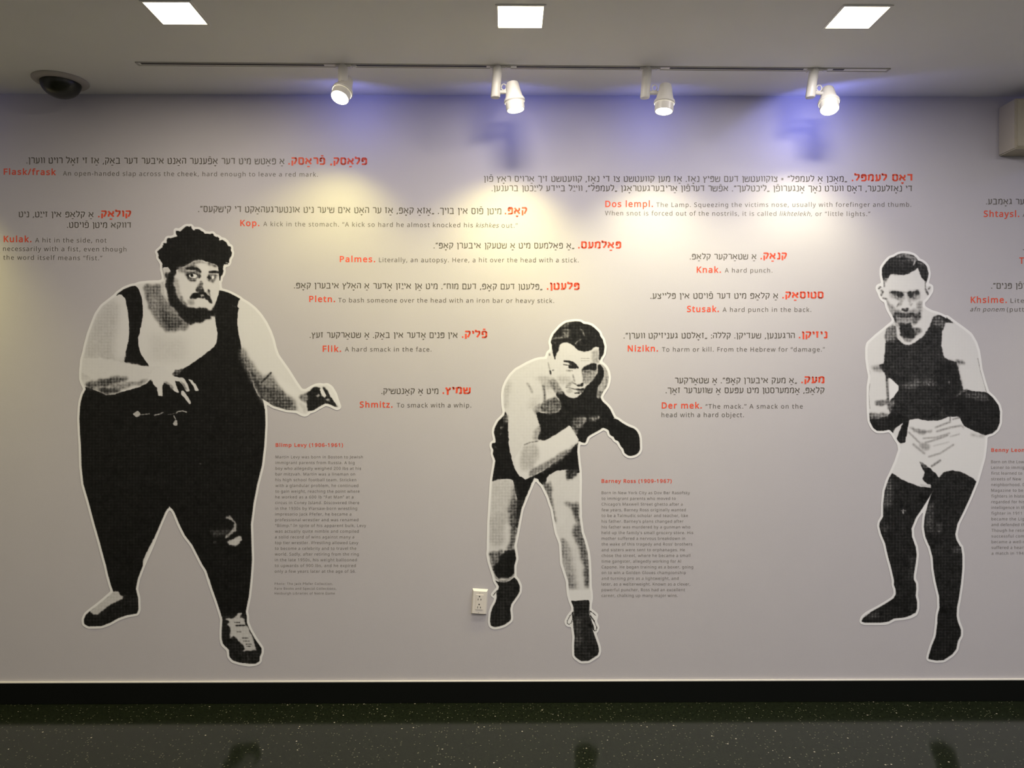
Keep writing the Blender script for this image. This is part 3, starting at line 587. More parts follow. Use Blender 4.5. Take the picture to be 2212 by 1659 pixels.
RIGHTB = dict(box=(1850, 535, 2175, 1445), base=.92,
 sil=["Q 435,600 490,510 560,420 640,340 760,300 860,235 1000,210 1150,225 1280,270 1370,350 1380,400 1480,430 1560,480 1630,570 1650,680 1670,740 1650,860 1620,960 1600,1040 1610,1090 1680,1075 1735,1090 1740,1200 1700,1270 1660,1330 1600,1420 1520,1480 R 1510,560 1520,660 1600,720 1750,800 1900,840 2000,880 2150,960 S 1340,30 1460,120 1600,220 1700,300 1770,420 1810,540 1830,660 1850,820 1900,1000 1950,1160 2040,1240 2120,1350 2145,1450 T 2145,600 2140,780 2100,880 2030,940 1925,970 1920,1100 1895,1300 U 1850,350 1790,560 1700,780 1600,1000 1510,1180 1475,1340 1490,1420 1550,1530 V 1440,0 1460,130 1460,300 1440,520 1410,720 1385,850 1380,960 1400,1050 1440,1150 1440,1230 1400,1300 1375,1420 1320,1490 1200,1570 1100,1575 990,1555 1000,1500 1040,1370 1090,1250 1110,1100 1120,950 1145,850 1140,690 1090,480 1060,300 1050,150 1010,0 U 1080,1500 1030,1380 1005,1230 1020,1080 1060,920 1110,760 1145,690 1080,800 980,960 890,1090 825,1250 830,1380 880,1520 V 815,0 830,120 815,250 790,400 790,460 820,510 825,580 815,680 835,760 835,860 810,930 740,965 640,985 520,995 420,1050 300,1055 120,1055 70,1040 90,980 150,930 300,850 420,780 510,720 545,660 540,590 515,530 520,480 480,300 430,120 405,0 U 430,1480 370,1340 340,1220 350,1160 400,1080 400,900 420,700 470,540 530,420 600,260 660,80 T 640,1085 600,1030 540,930 490,885 400,905 310,905 250,860 200,760 190,640 185,500 185,250 210,100 200,30 S 185,800 165,650 165,500 180,430 300,320 450,200 555,110 R 765,1030 750,960 700,880 620,740 580,650 550,480 440,440 400,360 370,260 320,170 330,110 380,85 440,130 475,100 Q 460,920 430,780 430,660"],
 parts={1: 'bare_skin', 2: 'hair', 3: 'singlet', 4: 'shorts', 5: 'boxing_glove', 6: 'boxing_glove', 7: 'stocking', 8: 'stocking', 9: 'boot', 10: 'boot'},
 ops=[
 ('P', .09, .8, "S 450,200 440,350 430,560 410,740 335,755 350,810 420,850 450,1000 490,935 560,1000 640,1070 640,1120 580,1220 500,1270 490,1400 500,1500 T 780,760 900,700 1250,760 1500,700 S 1600,1200 1590,1110 1560,1000 1520,800 1490,700 1380,680 1300,620 1270,450 1280,260 1330,110 1460,130 1340,30 1240,0 1150,30 1100,150 1030,270 950,370 850,430 760,460 660,410 600,320 590,170", 3),
 ('P', .05, 3, "S 1200,650 1500,720 1580,1100 1500,1300 1200,1200"), ('P', .34, 1.4, "S 445,210 590,180 600,320 560,420 440,400"), ('P', .28, 1.4, "S 1150,30 1250,20 1330,110 1290,200 1130,150"),
 ('P', .05, .6, "T 190,640 420,700 500,650 700,600 790,740 770,880 740,1000 730,1075 650,1080 600,1020 650,850 700,770 590,850 540,940 480,890 400,930 180,900", 5),
 ('P', .07, .6, "T 640,240 750,180 860,140 1150,130 1260,250 1300,500 1200,740 1100,755 900,720 790,740 580,650 500,600 560,400", 5),
 ('P', .04, .6, "T 1480,420 1600,290 1940,330 2200,400 2200,950 1920,975 1780,915 1600,830 1530,690 1380,690 1300,600 1300,450", 6),
 ('P', .26, 2.2, "S 650,1095 760,1020 860,970 1150,965 1220,1040 1000,1080 700,1110"), ('P', .55, .6, "S 1065,1030 1090,1025 1090,1060 1070,1060"), ('3.4', .35, 1.3, "S 1500,1215 1560,1160 1650,1120"), ('P', .22, 1.8, "S 1640,1150 1940,1180 2000,1270 1900,1290 1640,1230"), ('1.6', .4, .6, "S 1385,990 1385,1040"),
 ('P', .03, .3, "T 420,700 500,650 780,700 770,760 600,850 480,880"), ('P', .92, .6, "T 550,930 620,840 700,780 670,860 625,960 600,1020"), ('P', .05, .6, "T 700,770 790,740 770,900 740,1000 720,1075 650,1085 605,1025 650,900"),
 ('P', 1.0, .2, "S 495,935 560,1000 630,1070 632,1120 580,1195 560,1225 500,1270"),
 ('P', .92, .7, "T 190,520 200,0 400,30 440,150 450,400 480,540 470,640 380,700 290,680 190,640", 1),
 ('P', .42, 1.3, "S 290,1280 480,1265 475,1350 290,1355"), ('4', .28, 1.2, "S 455,960 465,1150 480,1400"), ('P', .45, 1.6, "S 190,1470 460,1470 480,1520 380,1520 220,1560"), ('P', .35, 1.2, "S 500,1300 570,1260 540,1440 500,1460"),
 ('P', .6, 2.4, "S 220,780 340,760 400,850 250,830"), ('P', .45, 1.6, "S 1480,680 1640,700 1600,750 1500,740"),
 ('1.2', .5, .4, "S 1812,650 1850,830 1895,980 1945,1165"), ('1.0', .5, .4, "S 200,1030 185,1180 200,1400"), ('1.0', .6, .4, "S 195,830 205,920"),
 # shorts
 ('P', .94, .5, "T 790,740 900,722 1100,762 1250,745 1380,690 1530,690 1600,830 1780,920 1930,975 1920,1100 1860,1480 U 1785,540 1560,410 1430,385 1300,410 1225,490 1130,390 1100,600 1120,640 900,610 700,530 530,430 600,200 700,-20 T 740,1080 760,900", 4),
 ('P', 0.56, 1.5, "T 790,840 930,890 1140,890 1130,920 980,960 860,920"), ('3', 0.56, 1.2, "T 1180,855 1290,810 1400,770"), ('3.4', 0.59, 1.2, "T 1200,912 1400,855 1560,825"), ('3', 0.64, 1.2, "T 1000,1015 1200,1000 1390,940"), ('3.4', 0.62, 1.2, "T 1030,1080 1200,1030 1360,970"), ('2', 0.64, 1.1, "T 1400,990 1540,950"),
 ('3', 0.59, 1.2, "T 780,925 860,1000 945,1085"), ('4', 0.62, 1.5, "T 850,1105 940,1180 1015,1240"), ('P', 0.64, 2.0, "T 940,1090 1100,1110 1100,1190 980,1180"), ('2', 0.74, 1.1, "T 1150,1130 1380,1070"), ('3', 0.59, 1.2, "T 1080,1290 1250,1240 1450,1110"),
 ('2.4', 0.39, 1.0, "T 1440,730 1560,700"), ('2.4', 0.49, 1.0, "T 1400,690 1400,750"), ('3.6', 0.42, 1.2, "U 1125,325 1180,290 1250,240"), ('P', .7, 2, "T 1700,940 1920,980 1900,1020 1720,970"), ('P', 0.59, 1.5, "T 1560,820 1610,830 1600,890"),
 # legs, stockings and boots
 ('P', .055, .6, "U 520,425 700,535 900,615 1000,635 1110,645 1145,690 1000,960 825,1260 940,1659 300,1659 300,900", 7),
 ('P', .05, .4, "V 300,-100 930,-100 900,540 500,560", 7), ('P', .05, .4, "V 940,-100 1600,-100 1500,900 1100,920", 8),
 ('P', .055, .6, "U 940,255 1050,320 1130,385 1190,430 1225,495 1300,415 1430,385 1560,410 1680,470 1800,560 1700,1659 900,1659 1000,1000 1120,700 1110,600 1050,590 990,520 1020,420 970,330", 8),
 ('P', .3, .8, "U 940,260 1000,280 1060,330 1050,370 980,330"), ('P', .8, .6, "U 950,595 1120,610 1100,635 960,625"), ('P', .20, 2.4, "U 1060,900 1150,860 1160,1300 1040,1340 1010,1150"), ('P', .20, 2.2, "U 430,560 520,520 560,900 420,950"), ('P', .55, .5, "U 690,970 710,970 710,1050 690,1040"), ('1.6', .45, .4, "U 670,990 735,990"), ('P', .22, 1.6, "U 1200,1160 1270,1160 1270,1300 1210,1300"),
 ('P', .18, 2.0, "U 370,1180 480,1180 460,1340 360,1280"), ('P', .18, 1.8, "V 1320,0 1440,0 1440,120 1340,80"), ('P', .12, 2, "V 720,150 800,150 780,450 720,450"),
 ('P', .045, .4, "V 515,520 820,505 850,760 850,900 640,1000 100,1100 40,1040 300,830 500,700", 9), ('P', .15, 1.6, "V 120,960 300,880 320,980 160,1010"),
 ('P', .04, .4, "V 1120,860 1390,850 1480,1200 1380,1500 1100,1620 950,1560 1100,1200", 10),
 # head
 ('P', .10, .7, "Q 425,600 490,500 640,330 860,225 1000,200 1290,260 1390,390 1480,420 1640,560 1690,740 1650,960 1600,990 1560,930 1480,870 1430,720 1380,585 1330,645 1220,695 1120,762 1000,795 880,772 700,752 620,805 590,880 530,920 455,915 420,780", 2),
 ('P', .05, 2, "Q 480,560 1000,560 1280,620 1000,760 650,740 480,850"), ('P', .44, 1.6, "Q 800,270 1000,215 1280,280 1360,380 1330,430 1280,500 1180,360 1000,300 840,330"), ('2.8', .8, .8, "Q 1270,520 1310,420"), ('P', .26, 1.4, "Q 880,380 1180,360 1200,460 900,450"), ('P', .30, 1.2, "Q 1380,420 1560,480 1560,540 1400,510"),
 ('P', .4, 1.4, "Q 500,850 600,850 560,980 500,960"), ('2.6', .32, .6, "Q 490,920 495,1095"), ('2.0', .45, .6, "Q 1585,950 1585,1170"),
 ('3', .28, .7, "Q 340,1150 400,1100"), ('3.6', .36, .8, "Q 420,1200 460,1230 405,1330"), ('4', .38, .9, "Q 1600,1180 1650,1300"), ('3', .45, .8, "Q 1710,1110 1670,1160"),
 ('P', .62, 2.4, "Q 600,1200 1020,1230 1010,1420 850,1470 640,1360"), ('P', .62, 2.4, "Q 1080,1230 1470,1190 1450,1370 1300,1470 1120,1420"), ('P', .66, 1.6, "R 930,420 1000,400 960,600 880,640"), ('P', .7, 1.6, "R 1120,400 1200,420 1200,640 1150,600"),
 ('P', .14, 1.0, "Q 625,1285 690,1205 850,1210 980,1240 1012,1320 960,1375 880,1400 820,1350 720,1300"), ('P', .12, 1.0, "Q 1090,1250 1300,1212 1400,1195 1450,1285 1390,1300 1290,1290 1240,1380 1200,1385 1130,1325"),
 ('P', .45, 1.2, "Q 720,1310 830,1330 860,1440 800,1420"), ('P', .5, 1.2, "Q 1240,1330 1370,1320 1310,1440 1250,1440"), ('2', .6, .8, "Q 1000,1245 1090,1250"),
 ('P', .48, 2.2, "R 555,470 650,560 760,700 770,790 690,830 600,700"), ('P', .58, 2.2, "R 1360,520 1515,480 1500,640 1450,780 1370,720"), ('2.8', .45, 1.0, "R 880,560 830,640"), ('3', .5, 1.0, "R 460,420 560,440"), ('2.4', .6, 1, "R 1230,560 1200,620"),
 ('P', .60, 2.2, "R 600,650 760,690 1000,760 1250,720 1480,680 1450,980 1300,1060 800,1060 740,900"),
 ('P', .16, .8, "R 950,690 1160,680 1150,745 1060,765 960,755"), ('P', .20, 1.2, "R 770,785 900,795 1050,845 1180,835 1280,790 1310,850 1160,950 1000,965 860,910 780,890"),
 ('P', .56, 1.4, "R 850,960 1200,960 1200,1050 1000,1050 860,1040"), ('P', .16, 1.1, "R 700,830 780,880 835,1000 820,1070 765,1050"), ('P', .30, 1.8, "R 1230,860 1460,760 1440,920 1380,1080 1280,1150 1230,1020"),
 ('P', .10, 1.5, "R 850,1060 1190,1065 1240,1200 1350,1270 1390,1400 1290,1470 1150,1510 1000,1490 920,1380 890,1200"), ('P', .42, 1.4, "R 1250,1180 1480,1220 1500,1320 1380,1400 1300,1300"), ('P', .40, 1.6, "R 590,1190 740,1120 800,1250 820,1500 540,1560 540,1300"), ('P', .5, 1.2, "R 1000,1500 1250,1480 1200,1590 1050,1590"), ('2.4', .85, .8, "R 815,1200 840,1400 930,1540"),
 ('P', .62, 1.6, "R 780,1060 860,1060 880,1200 800,1180"),
 ])

def march(F, iso=.5):
    """mesh of the region F > iso on the unit grid; returns verts (n,2), polygons, cell of each polygon"""
    H, W = F.shape; ins = F > iso
    idx = -np.ones((H, W), int); n = ins.sum(); idx[ins] = np.arange(n)
    yy, xx = np.nonzero(ins); V = [tuple(v) for v in np.stack([xx, yy], 1).astype(float)]
    c = ins[:-1, :-1].astype(int) + ins[:-1, 1:] + ins[1:, 1:] + ins[1:, :-1]
    fy, fx = np.nonzero(c == 4)
    quads = np.stack([idx[fy, fx], idx[fy, fx + 1], idx[fy + 1, fx + 1], idx[fy + 1, fx]], 1).tolist()
    cells = list(zip(fy.tolist(), fx.tolist())); ed = {}
    def cut(a, b):
        k = (a, b) if a < b else (b, a)
        if k not in ed:
            fa, fb = F[a], F[b]; u = (iso - fa) / (fb - fa); ed[k] = len(V)
            V.append((a[1] + u * (b[1] - a[1]), a[0] + u * (b[0] - a[0])))
        return ed[k]
    by, bx = np.nonzero((c > 0) & (c < 4))
    for y, x in zip(by.tolist(), bx.tolist()):
        k = [(y, x), (y, x + 1), (y + 1, x + 1), (y + 1, x)]; poly = []
        for i in range(4):
            a, b = k[i], k[(i + 1) % 4]
            if ins[a]: poly.append(int(idx[a]))
            if ins[a] != ins[b]: poly.append(cut(a, b))
        if len(poly) >= 3: quads.append(poly); cells.append((y, x))
    return V, quads, cells

def paint_figure(D):
    x0, y0, x1, y1 = D['box']; C = Canvas(x0 - 12, y0 - 12, x1 + 12, y1 + 12)
    sil = np.zeros((C.h, C.w))
    p0 = organic(P(D['sil'][0]), 0)
    if D.get('curly'):
        pj = organic(p0, 1.5, 0); near = organic(p0, 1e-9, 0)
        p0 = np.where((near[:, 1] < D['curly'])[:, None], pj, near)
    main = C.poly(p0); sil = main.copy()
    for s_ in D['sil'][1:]: sil = np.maximum(sil, C.poly(P(s_)))
    C.t[:] = D['base']; C.lab[:] = 1
    for o in D['ops']:
        C.paint(o[0], o[1], o[2], o[3], o[4] if len(o) > 4 else None)
    nz = C.blur(RNG.randn(C.h, C.w), 1.1) * 3.2 + C.blur(RNG.randn(C.h, C.w), 3.2) * 5.0
    C.t = np.clip(C.t + nz * (.07 * 6.5 * C.t * (1 - C.t) ** 2), 0, 1)
    lace = np.clip(sil - main, 0, 1)
    soft = np.clip(main, 0, 1)
    edge = D['base'] + 0 * C.t
    C.t = np.where(lace > .5, np.where(C.t < .84, C.t, 1.0), C.t * soft + 1.0 * (1 - soft))
    C.lab[main < .5] = 0
    back = Canvas.blur(dilate(sil, 5.7 / STEP), 1.3)
    return C, back

def build_figure(D, label, group):
    C, back = paint_figure(D)
    V, polys, cells = march(back)
    x0, y0 = C.x0, C.y0; V = np.array(V)
    gx, gy = V[:, 0], V[:, 1]
    ix = np.clip(gx.astype(int), 0, C.w - 2); iy = np.clip(gy.astype(int), 0, C.h - 2); fx = gx - ix; fy = gy - iy
    tone = C.t[iy, ix] * (1 - fx) * (1 - fy) + C.t[iy, ix + 1] * fx * (1 - fy) + C.t[iy + 1, ix] * (1 - fx) * fy + C.t[iy + 1, ix + 1] * fx * fy
    YP = -.0014
    # pixels -> wall plane (vectorised)
    px, py = x0 + gx * STEP, y0 + gy * STEP
    u = (px - PW / 2) / FPX; v = (PH / 2 - py) / FPX
    dx = FWD.x + RGT.x * u; dy = FWD.y + RGT.y * u; k = (YP - CAM.y) / dy
    X = CAM.x + dx * k; Z = CAM.z + v * k
    cx, cz = float(X.mean()), float(Z.min())
    root = tag(empty(D['name'], (cx, YP, cz)), label, 'wall graphic', group)
    lab = np.array([C.lab[c] for c in cells])
    lens_ = np.array([len(p) for p in polys])
    def sub(name, ids, parent=root):
        ps = [polys[i] for i in ids]; flat = np.array([w for p in ps for w in p]); uq, inv = np.unique(flat, return_inverse=True)
        co = np.stack([X[uq] - cx, np.zeros(len(uq)), Z[uq] - cz], 1)
        me = bpy.data.meshes.new(name); me.vertices.add(len(uq)); me.vertices.foreach_set('co', co.ravel())
        n = np.array([len(p) for p in ps]); me.loops.add(len(flat)); me.loops.foreach_set('vertex_index', inv.astype(np.int32).ravel())
        me.polygons.add(len(ps)); me.polygons.foreach_set('loop_start', np.concatenate([[0], np.cumsum(n)[:-1]]).astype(np.int32))
        me.update(calc_edges=True); me.validate()
        a = me.attributes.new('tone', 'FLOAT', 'POINT'); a.data.foreach_set('value', tone[uq].astype(np.float32))
        o = add(name, me, M_print, parent)
        return o
    # one part per connected patch; slivers join their neighbour
    at = {c: i for i, c in enumerate(cells)}
    def patches():
        comp = -np.ones(len(cells), int); out = []
        for i0 in range(len(cells)):
            if comp[i0] >= 0: continue
            k = len(out); comp[i0] = k; st = [i0]; mem = [i0]; l = lab[i0]
            while st:
                y, x = cells[st.pop()]
                for c in ((y - 1, x), (y + 1, x), (y, x - 1), (y, x + 1)):
                    j = at.get(c)
                    if j is not None and comp[j] < 0 and lab[j] == l: comp[j] = k; st.append(j); mem.append(j)
            out.append(mem)
        return comp, out
    for _ in range(2):
        comp, ps_ = patches()
        for mem in sorted(ps_, key=len):
            if len(mem) >= 90: break
            nb = {}
            for i in mem:
                y, x = cells[i]
                for c in ((y - 1, x), (y + 1, x), (y, x - 1), (y, x + 1)):
                    j = at.get(c)
                    if j is not None and lab[j] != lab[i]: nb[lab[j]] = nb.get(lab[j], 0) + 1
            if nb: lab[mem] = max(nb, key=nb.get)
    comp, ps_ = patches(); names = {0: 'white_border', **D['parts']}
    for mem in sorted(ps_, key=len, reverse=True):
        if len(mem) > 3: sub(names[int(lab[mem[0]])], mem)
    return root

WRESTLER['name'] = 'wrestler_wall_print'; BOXER['name'] = 'boxer_wall_print'; RIGHTB['name'] = 'boxer_wall_print'
G_FIG = 'black and white cut-out prints of fighters on the wall'
build_figure(WRESTLER, 'black and white wall print of a huge bearded wrestler in a black singlet reaching out', G_FIG)
build_figure(BOXER, 'black and white wall print of a crouching dark-haired boxer in black shorts, fists down', G_FIG)
build_figure(RIGHTB, 'black and white wall print of a standing boxer in dark vest and white shorts', G_FIG)

# ---------------------------------------------------------------- lettering
FP = os.path.join(bpy.utils.system_resource('DATAFILES'), 'fonts', 'NotoSansHebrew-Regular.woff2')
try: FONT = bpy.data.fonts.load(FP)
except Exception: FONT = None
YT = -.0006
_m = {}
def glyph_mesh(txt, space, off, shear):
    c = bpy.data.curves.new('lettering', 'FONT'); c.body = txt; c.size = 1.0; c.space_character = space; c.offset = off; c.shear = shear
    c.resolution_u = 2
    if FONT: c.font = FONT
    o = bpy.data.objects.new('lettering', c); col.objects.link(o)
    bpy.context.view_layer.update()
    me = bpy.data.meshes.new_from_object(o.evaluated_get(bpy.context.evaluated_depsgraph_get()))
    n = len(me.vertices); co = np.zeros(n * 3); me.vertices.foreach_get('co', co); co = co.reshape(-1, 3)
    fs = [list(p.vertices) for p in me.polygons]
    bpy.data.objects.remove(o); bpy.data.curves.remove(c); bpy.data.meshes.remove(me)
    return co, fs
# Yiddish letters drawn as strokes: width, then polylines on a body height of 1
LET = {
 'א': (.70, '.03,1 .67,0|.62,1 .62,.64 .42,.44|.07,0 .07,.36 .26,.62'), 'ב': (.66, '.04,1 .44,1 .52,.92 .52,0|0,0 .66,0'),
 'ג': (.40, '.05,1 .24,1 .30,.9 .30,.35 .37,0|.31,.32 .04,0'), 'ד': (.60, '0,1 .60,1|.48,1 .48,0'), 'ה': (.58, '.02,1 .48,1 .55,.9 .55,0|.08,.62 .08,0'),
 'ו': (.22, '.02,1 .14,1 .19,.9 .19,0'), 'ז': (.32, '0,1 .32,1|.17,1 .17,0'), 'ח': (.60, '.02,1 .48,1 .56,.9 .56,0|.10,1 .10,0'),
 'ט': (.62, '.03,1 .10,.9 .10,.08 .16,0 .48,0 .58,.12 .58,.86 .50,1 .34,1'), 'י': (.20, '.02,1 .12,1 .17,.92 .17,.6'), 'כ': (.52, '.04,1 .40,1 .49,.88 .49,.12 .40,0 .02,0'),
 'ך': (.54, '.0,1 .46,1 .50,.95 .50,-.28'), 'ל': (.50, '.04,1.28 .04,1 .46,1 .48,.85 .46,.6 .18,0'), 'מ': (.64, '.02,1 .13,.78 .07,0|.13,.82 .28,1 .48,1 .58,.88 .58,0 .34,0'),
 'ם': (.62, '.02,1 .50,1 .58,.9 .58,0 .10,0 .10,1'), 'נ': (.36, '.08,1 .24,1 .32,.9 .32,0 .0,0'), 'ן': (.22, '.02,1 .14,1 .19,.9 .19,-.28'),
 'ס': (.62, '.02,1 .48,1 .58,.88 .58,.14 .46,0 .22,0 .10,.14 .10,1'), 'ע': (.58, '.06,1 .14,.96 .20,.06|.46,1 .54,.92 .54,.32 .40,.06 .0,-.02'),
 'פ': (.60, '.28,.52 .10,.52 .10,.88 .18,1 .46,1 .56,.88 .56,.12 .46,0 .04,0'), 'ץ': (.50, '.03,1 .22,.48 .22,-.28|.48,1 .46,.7 .22,.48'),
 'צ': (.56, '.03,1 .48,.22 .48,0 .0,0|.50,1 .49,.72 .33,.5'), 'ק': (.60, '.02,1 .50,1 .58,.9 .56,.62 .34,0|.11,.6 .11,-.28'), 'ר': (.52, '.02,1 .42,1 .50,.88 .50,0'),
 'ש': (.74, '.03,1 .10,0 .54,0 .68,.14 .70,1|.38,1 .36,.52 .08,.46'), '.': (.14, '.0,.02 .17,.02'), ',': (.14, '.13,.10 .03,-.22'), ':': (.14, '.0,.02 .17,.02|.0,.62 .17,.62'),
 '=': (.34, '0,.36 .30,.36|0,.60 .30,.60'), '„': (.32, '.12,.08 .03,-.18|.30,.08 .21,-.18'), '“': (.32, '.14,1.08 .05,.78|.32,1.08 .23,.78'), ' ': (.26, '')}
def hebrew(txt, wt):
    """visual-order letters -> coords and faces on a body height of 1"""
    cl = []
    for ch in txt:
        if ch in '\u05B7\u05B8\u05BC\u05BF' and cl: cl[-1][1] += ch
        else: cl.append([ch, ''])
    k = 0; seq = []
    while k < len(cl):                         # double yod with pasekh
        if cl[k][0] == 'ײ': seq += [['י', ''], ['י', 'Y']]
        else: seq.append(cl[k])
        k += 1
    x = 0; V = []; F = []
    def seg(p, q, w):
        d = math.hypot(q[0] - p[0], q[1] - p[1]) or 1e-6; nx, ny = -(q[1] - p[1]) / d * w / 2, (q[0] - p[0]) / d * w / 2; b_ = len(V)
        V.extend([(p[0] + nx, p[1] + ny), (p[0] - nx, p[1] - ny), (q[0] - nx, q[1] - ny), (q[0] + nx, q[1] + ny)]); F.append([b_, b_ + 1, b_ + 2, b_ + 3])
    def dot(p, w, n=8):
        b_ = len(V); V.extend([(p[0] + w / 2 * math.cos(2 * PI * (i + .5) / n), p[1] + w / 2 * math.sin(2 * PI * (i + .5) / n)) for i in range(n)]); F.append(list(range(b_, b_ + n)))
    for ch, marks in reversed(seq):
        W_, st = LET[ch]
        for pl in [q for q in st.split('|') if q]:
            pts = [tuple(map(float, q.split(','))) for q in pl.split()]
            pts = [(x + a_, wt / 2 + b_ * (1 - wt)) for a_, b_ in pts]
            for p, q in zip(pts, pts[1:]): seg(p, q, wt)
            for p in pts[1:-1]: dot(p, wt)
        c_ = x + W_ / 2; mw = wt * .75
        if '\u05B7' in marks: seg((c_ - .15, -.22), (c_ + .15, -.22), mw)
        if '\u05B8' in marks: seg((c_ - .15, -.20), (c_ + .15, -.20), mw); seg((c_, -.2), (c_, -.36), mw)
        if '\u05BC' in marks: dot((c_ + .03, .74), wt * 1.05)
        if '\u05BF' in marks: seg((c_ - .14, 1.2), (c_ + .16, 1.2), mw)
        if 'Y' in marks: seg((x - .02, .04), (x + .34, .04), mw)
        x += W_ + (.17 if ch != ' ' else .17) + (wt - .14) * .6
    V.reverse; return np.array([(a_, b_, 0) for a_, b_ in V]), F
CAPH = .714            # cap height of the font at size 1
HEBH = .60
def text_line(verts, faces, txt, x0, x1, b0, b1, h, style):
    """one printed line from pixel x0 to x1 with its baseline at b0 (left) and b1 (right); h = letter height in px"""
    heb = 'h' in style; bold = 'b' in style; ital = 'i' in style
    off = .020 if bold else (.004 if heb else .0015)
    if heb:
        import unicodedata
        txt = unicodedata.normalize('NFD', txt).replace('\uFB1F', 'ײ')
        co, fs = hebrew(txt, .215 if bold else .145); h *= .96
        gx = co[:, 0] - co[:, 0].min(); gx = x0 + gx * (x1 - x0) / gx.max(); f = (gx - x0) / (x1 - x0)
        gy = b0 + (b1 - b0) * f - co[:, 1] * h; base = len(verts)
        for a, b in zip(gx, gy): verts.append(on_wall(float(a), float(b), YT))
        faces += [[i + base for i in q] for q in fs]
        return
    if bold and h > 12: h *= 1.12
    size = h / CAPH
    sh = .22 if ital else 0
    co, fs = glyph_mesh(txt, 1.0, off, sh); w1 = np.ptp(co[:, 0]) * size
    if len(txt) > 2:
        co2, _ = glyph_mesh(txt, 1.2, off, sh); w2 = np.ptp(co2[:, 0]) * size
        sp = 1.0 + .2 * (x1 - x0 - w1) / max(w2 - w1, 1e-6); sp = min(max(sp, .93), 1.16)
        co, fs = glyph_mesh(txt, sp, off, sh)
    gx = co[:, 0] - co[:, 0].min(); gx = x0 + gx * (x1 - x0) / gx.max()
    f = (gx - x0) / max(x1 - x0, 1)
    gy = b0 + (b1 - b0) * f - co[:, 1] * size
    base = len(verts)
    for a, b in zip(gx, gy): verts.append(on_wall(float(a), float(b), YT))
    faces += [[i + base for i in q] for q in fs]
def lettering(name, lines, m, parent, origin, label=None):
    vs, fs = [], []
    for l in lines: text_line(vs, fs, *l)
    me = bpy.data.meshes.new(name); me.from_pydata([tuple(v - origin) for v in vs], [], fs); me.update()
    return tag(add(name, me, m, parent), label)
G_CAP = 'glossary entries lettered on the wall'
def entry(label, red, grey, group=G_CAP, name='glossary_entry'):
    a = min(l[1] for l in red + grey); b = max(l[3] for l in red + grey)
    o = on_wall(a, b, YT); root = tag(empty(name, o), label, 'wall text', group)
    for nm, ls, m in (('red_term', red, M_red), ('grey_text', grey, M_grey)):
        yid = [l for l in ls if 'h' in l[6]]; eng = [l for l in ls if 'h' not in l[6]]
        if yid: lettering('yiddish_' + nm, yid, m, root, o, 'bold red yiddish lettering' if m is M_red else None)
        if eng: lettering('english_' + nm, eng, m, root, o, 'bold red english lettering' if m is M_red else None)
    return root
B, g, H, HB, I = 'b', '', 'h', 'hb', 'i'
entry('wall text starting Flask/frask at the upper left, a slap across the cheek',
 [('פּלאַסק, פֿראַסק.', 623, 793, 356, 356.5, 17, HB), ('Flask/frask', 8, 121, 377, 378, 14, B)],
 [('אַ פּאַטש מיט דער אָפֿענער האַנט איבער דער באַק, אַז זי זאָל רויט ווערן.', 57, 614.5, 353.3, 355.3, 14, H),
  ('An open-handed slap across the cheek, hard enough to leave a red mark.', 136, 686.7, 379.3, 381.7, 12, g)])
entry('red and grey wall text starting Kulak at the far left, a hit in the side',
 [('קולאַק.', 212, 283.5, 469.8, 469.8, 16, HB), ('Kulak.', 8, 68, 522.6, 522.9, 14.3, B)],
 [('אַ קלאַפּ אין זײַט, ניט', 40, 202, 469.3, 469.8, 13, H), ('דווקא מיטן פֿויסט.', 144.7, 283, 492.2, 492.7, 13, H),
  ('A hit in the side, not', 76, 230, 523.6, 524, 12, g), ('necessarily with a fist, even though', 6.5, 273, 542, 543.3, 12, g), ('the word itself means “fist.”', 7, 221, 560.8, 562.2, 12, g)])
entry('red and grey wall text starting Kop, right of the wrestler\'s hair',
 [('קאָפּ.', 1090.6, 1138.8, 463.3, 463.6, 17, HB), ('Kop.', 519, 560.5, 488, 488.2, 14, B)],
 [('מיטן פֿוס אין בויך. „אַזאַ קאָפּ, אַז ער האָט אים שיער ניט אונטערגעהאַקט די קישקעס“.', 428, 1083, 458.2, 463.2, 14, H),
  ('A kick in the stomach. “A kick so hard he almost knocked his', 568.7, 1021.5, 488.5, 491.2, 12, g), ('kishkes', 1028, 1078, 491.3, 491.6, 12, I), ('out.”', 1083.5, 1118.5, 491.7, 492, 12, g)])
entry('red and grey wall text starting Dos lempl, the four-line entry at the upper right',
 [('דאָס לעמפּל.', 1840, 1971, 391.7, 391.7, 16.5, HB), ('Dos lempl.', 1307.6, 1410.6, 447, 446.8, 14.4, B)],
 [('„מאַכן אַ לעמפּל“ = צוקוועטשן דעם שפּיץ נאָז. אַז מען קוועטשט צו די נאָז, קוועטשט זיך אַרויס ראָץ פֿון', 1045.5, 1830, 392.8, 393, 13.3, H),
  ('די נאָזלעכער, דאָס ווערט נאָך אָנגערופֿן „ליכטלעך“. אפֿשר דערפֿון אַריבערגעטראָגן „לעמפּל“, ווײַל ביידע לײַכטן ברענען.', 1062, 1970, 413.2, 413.8, 13.3, H),
  ('The Lamp. Squeezing the victims nose, usually with forefinger and thumb.', 1417.7, 1968.5, 447.2, 446.6, 12, g),
  ('When snot is forced out of the nostrils, it is called', 1307, 1677, 465.2, 466.4, 12, g), ('likhtelekh,', 1684, 1754, 466.4, 466.6, 12, I), ('or “little lights.”', 1761.4, 1880, 466.6, 466.8, 12, g)])
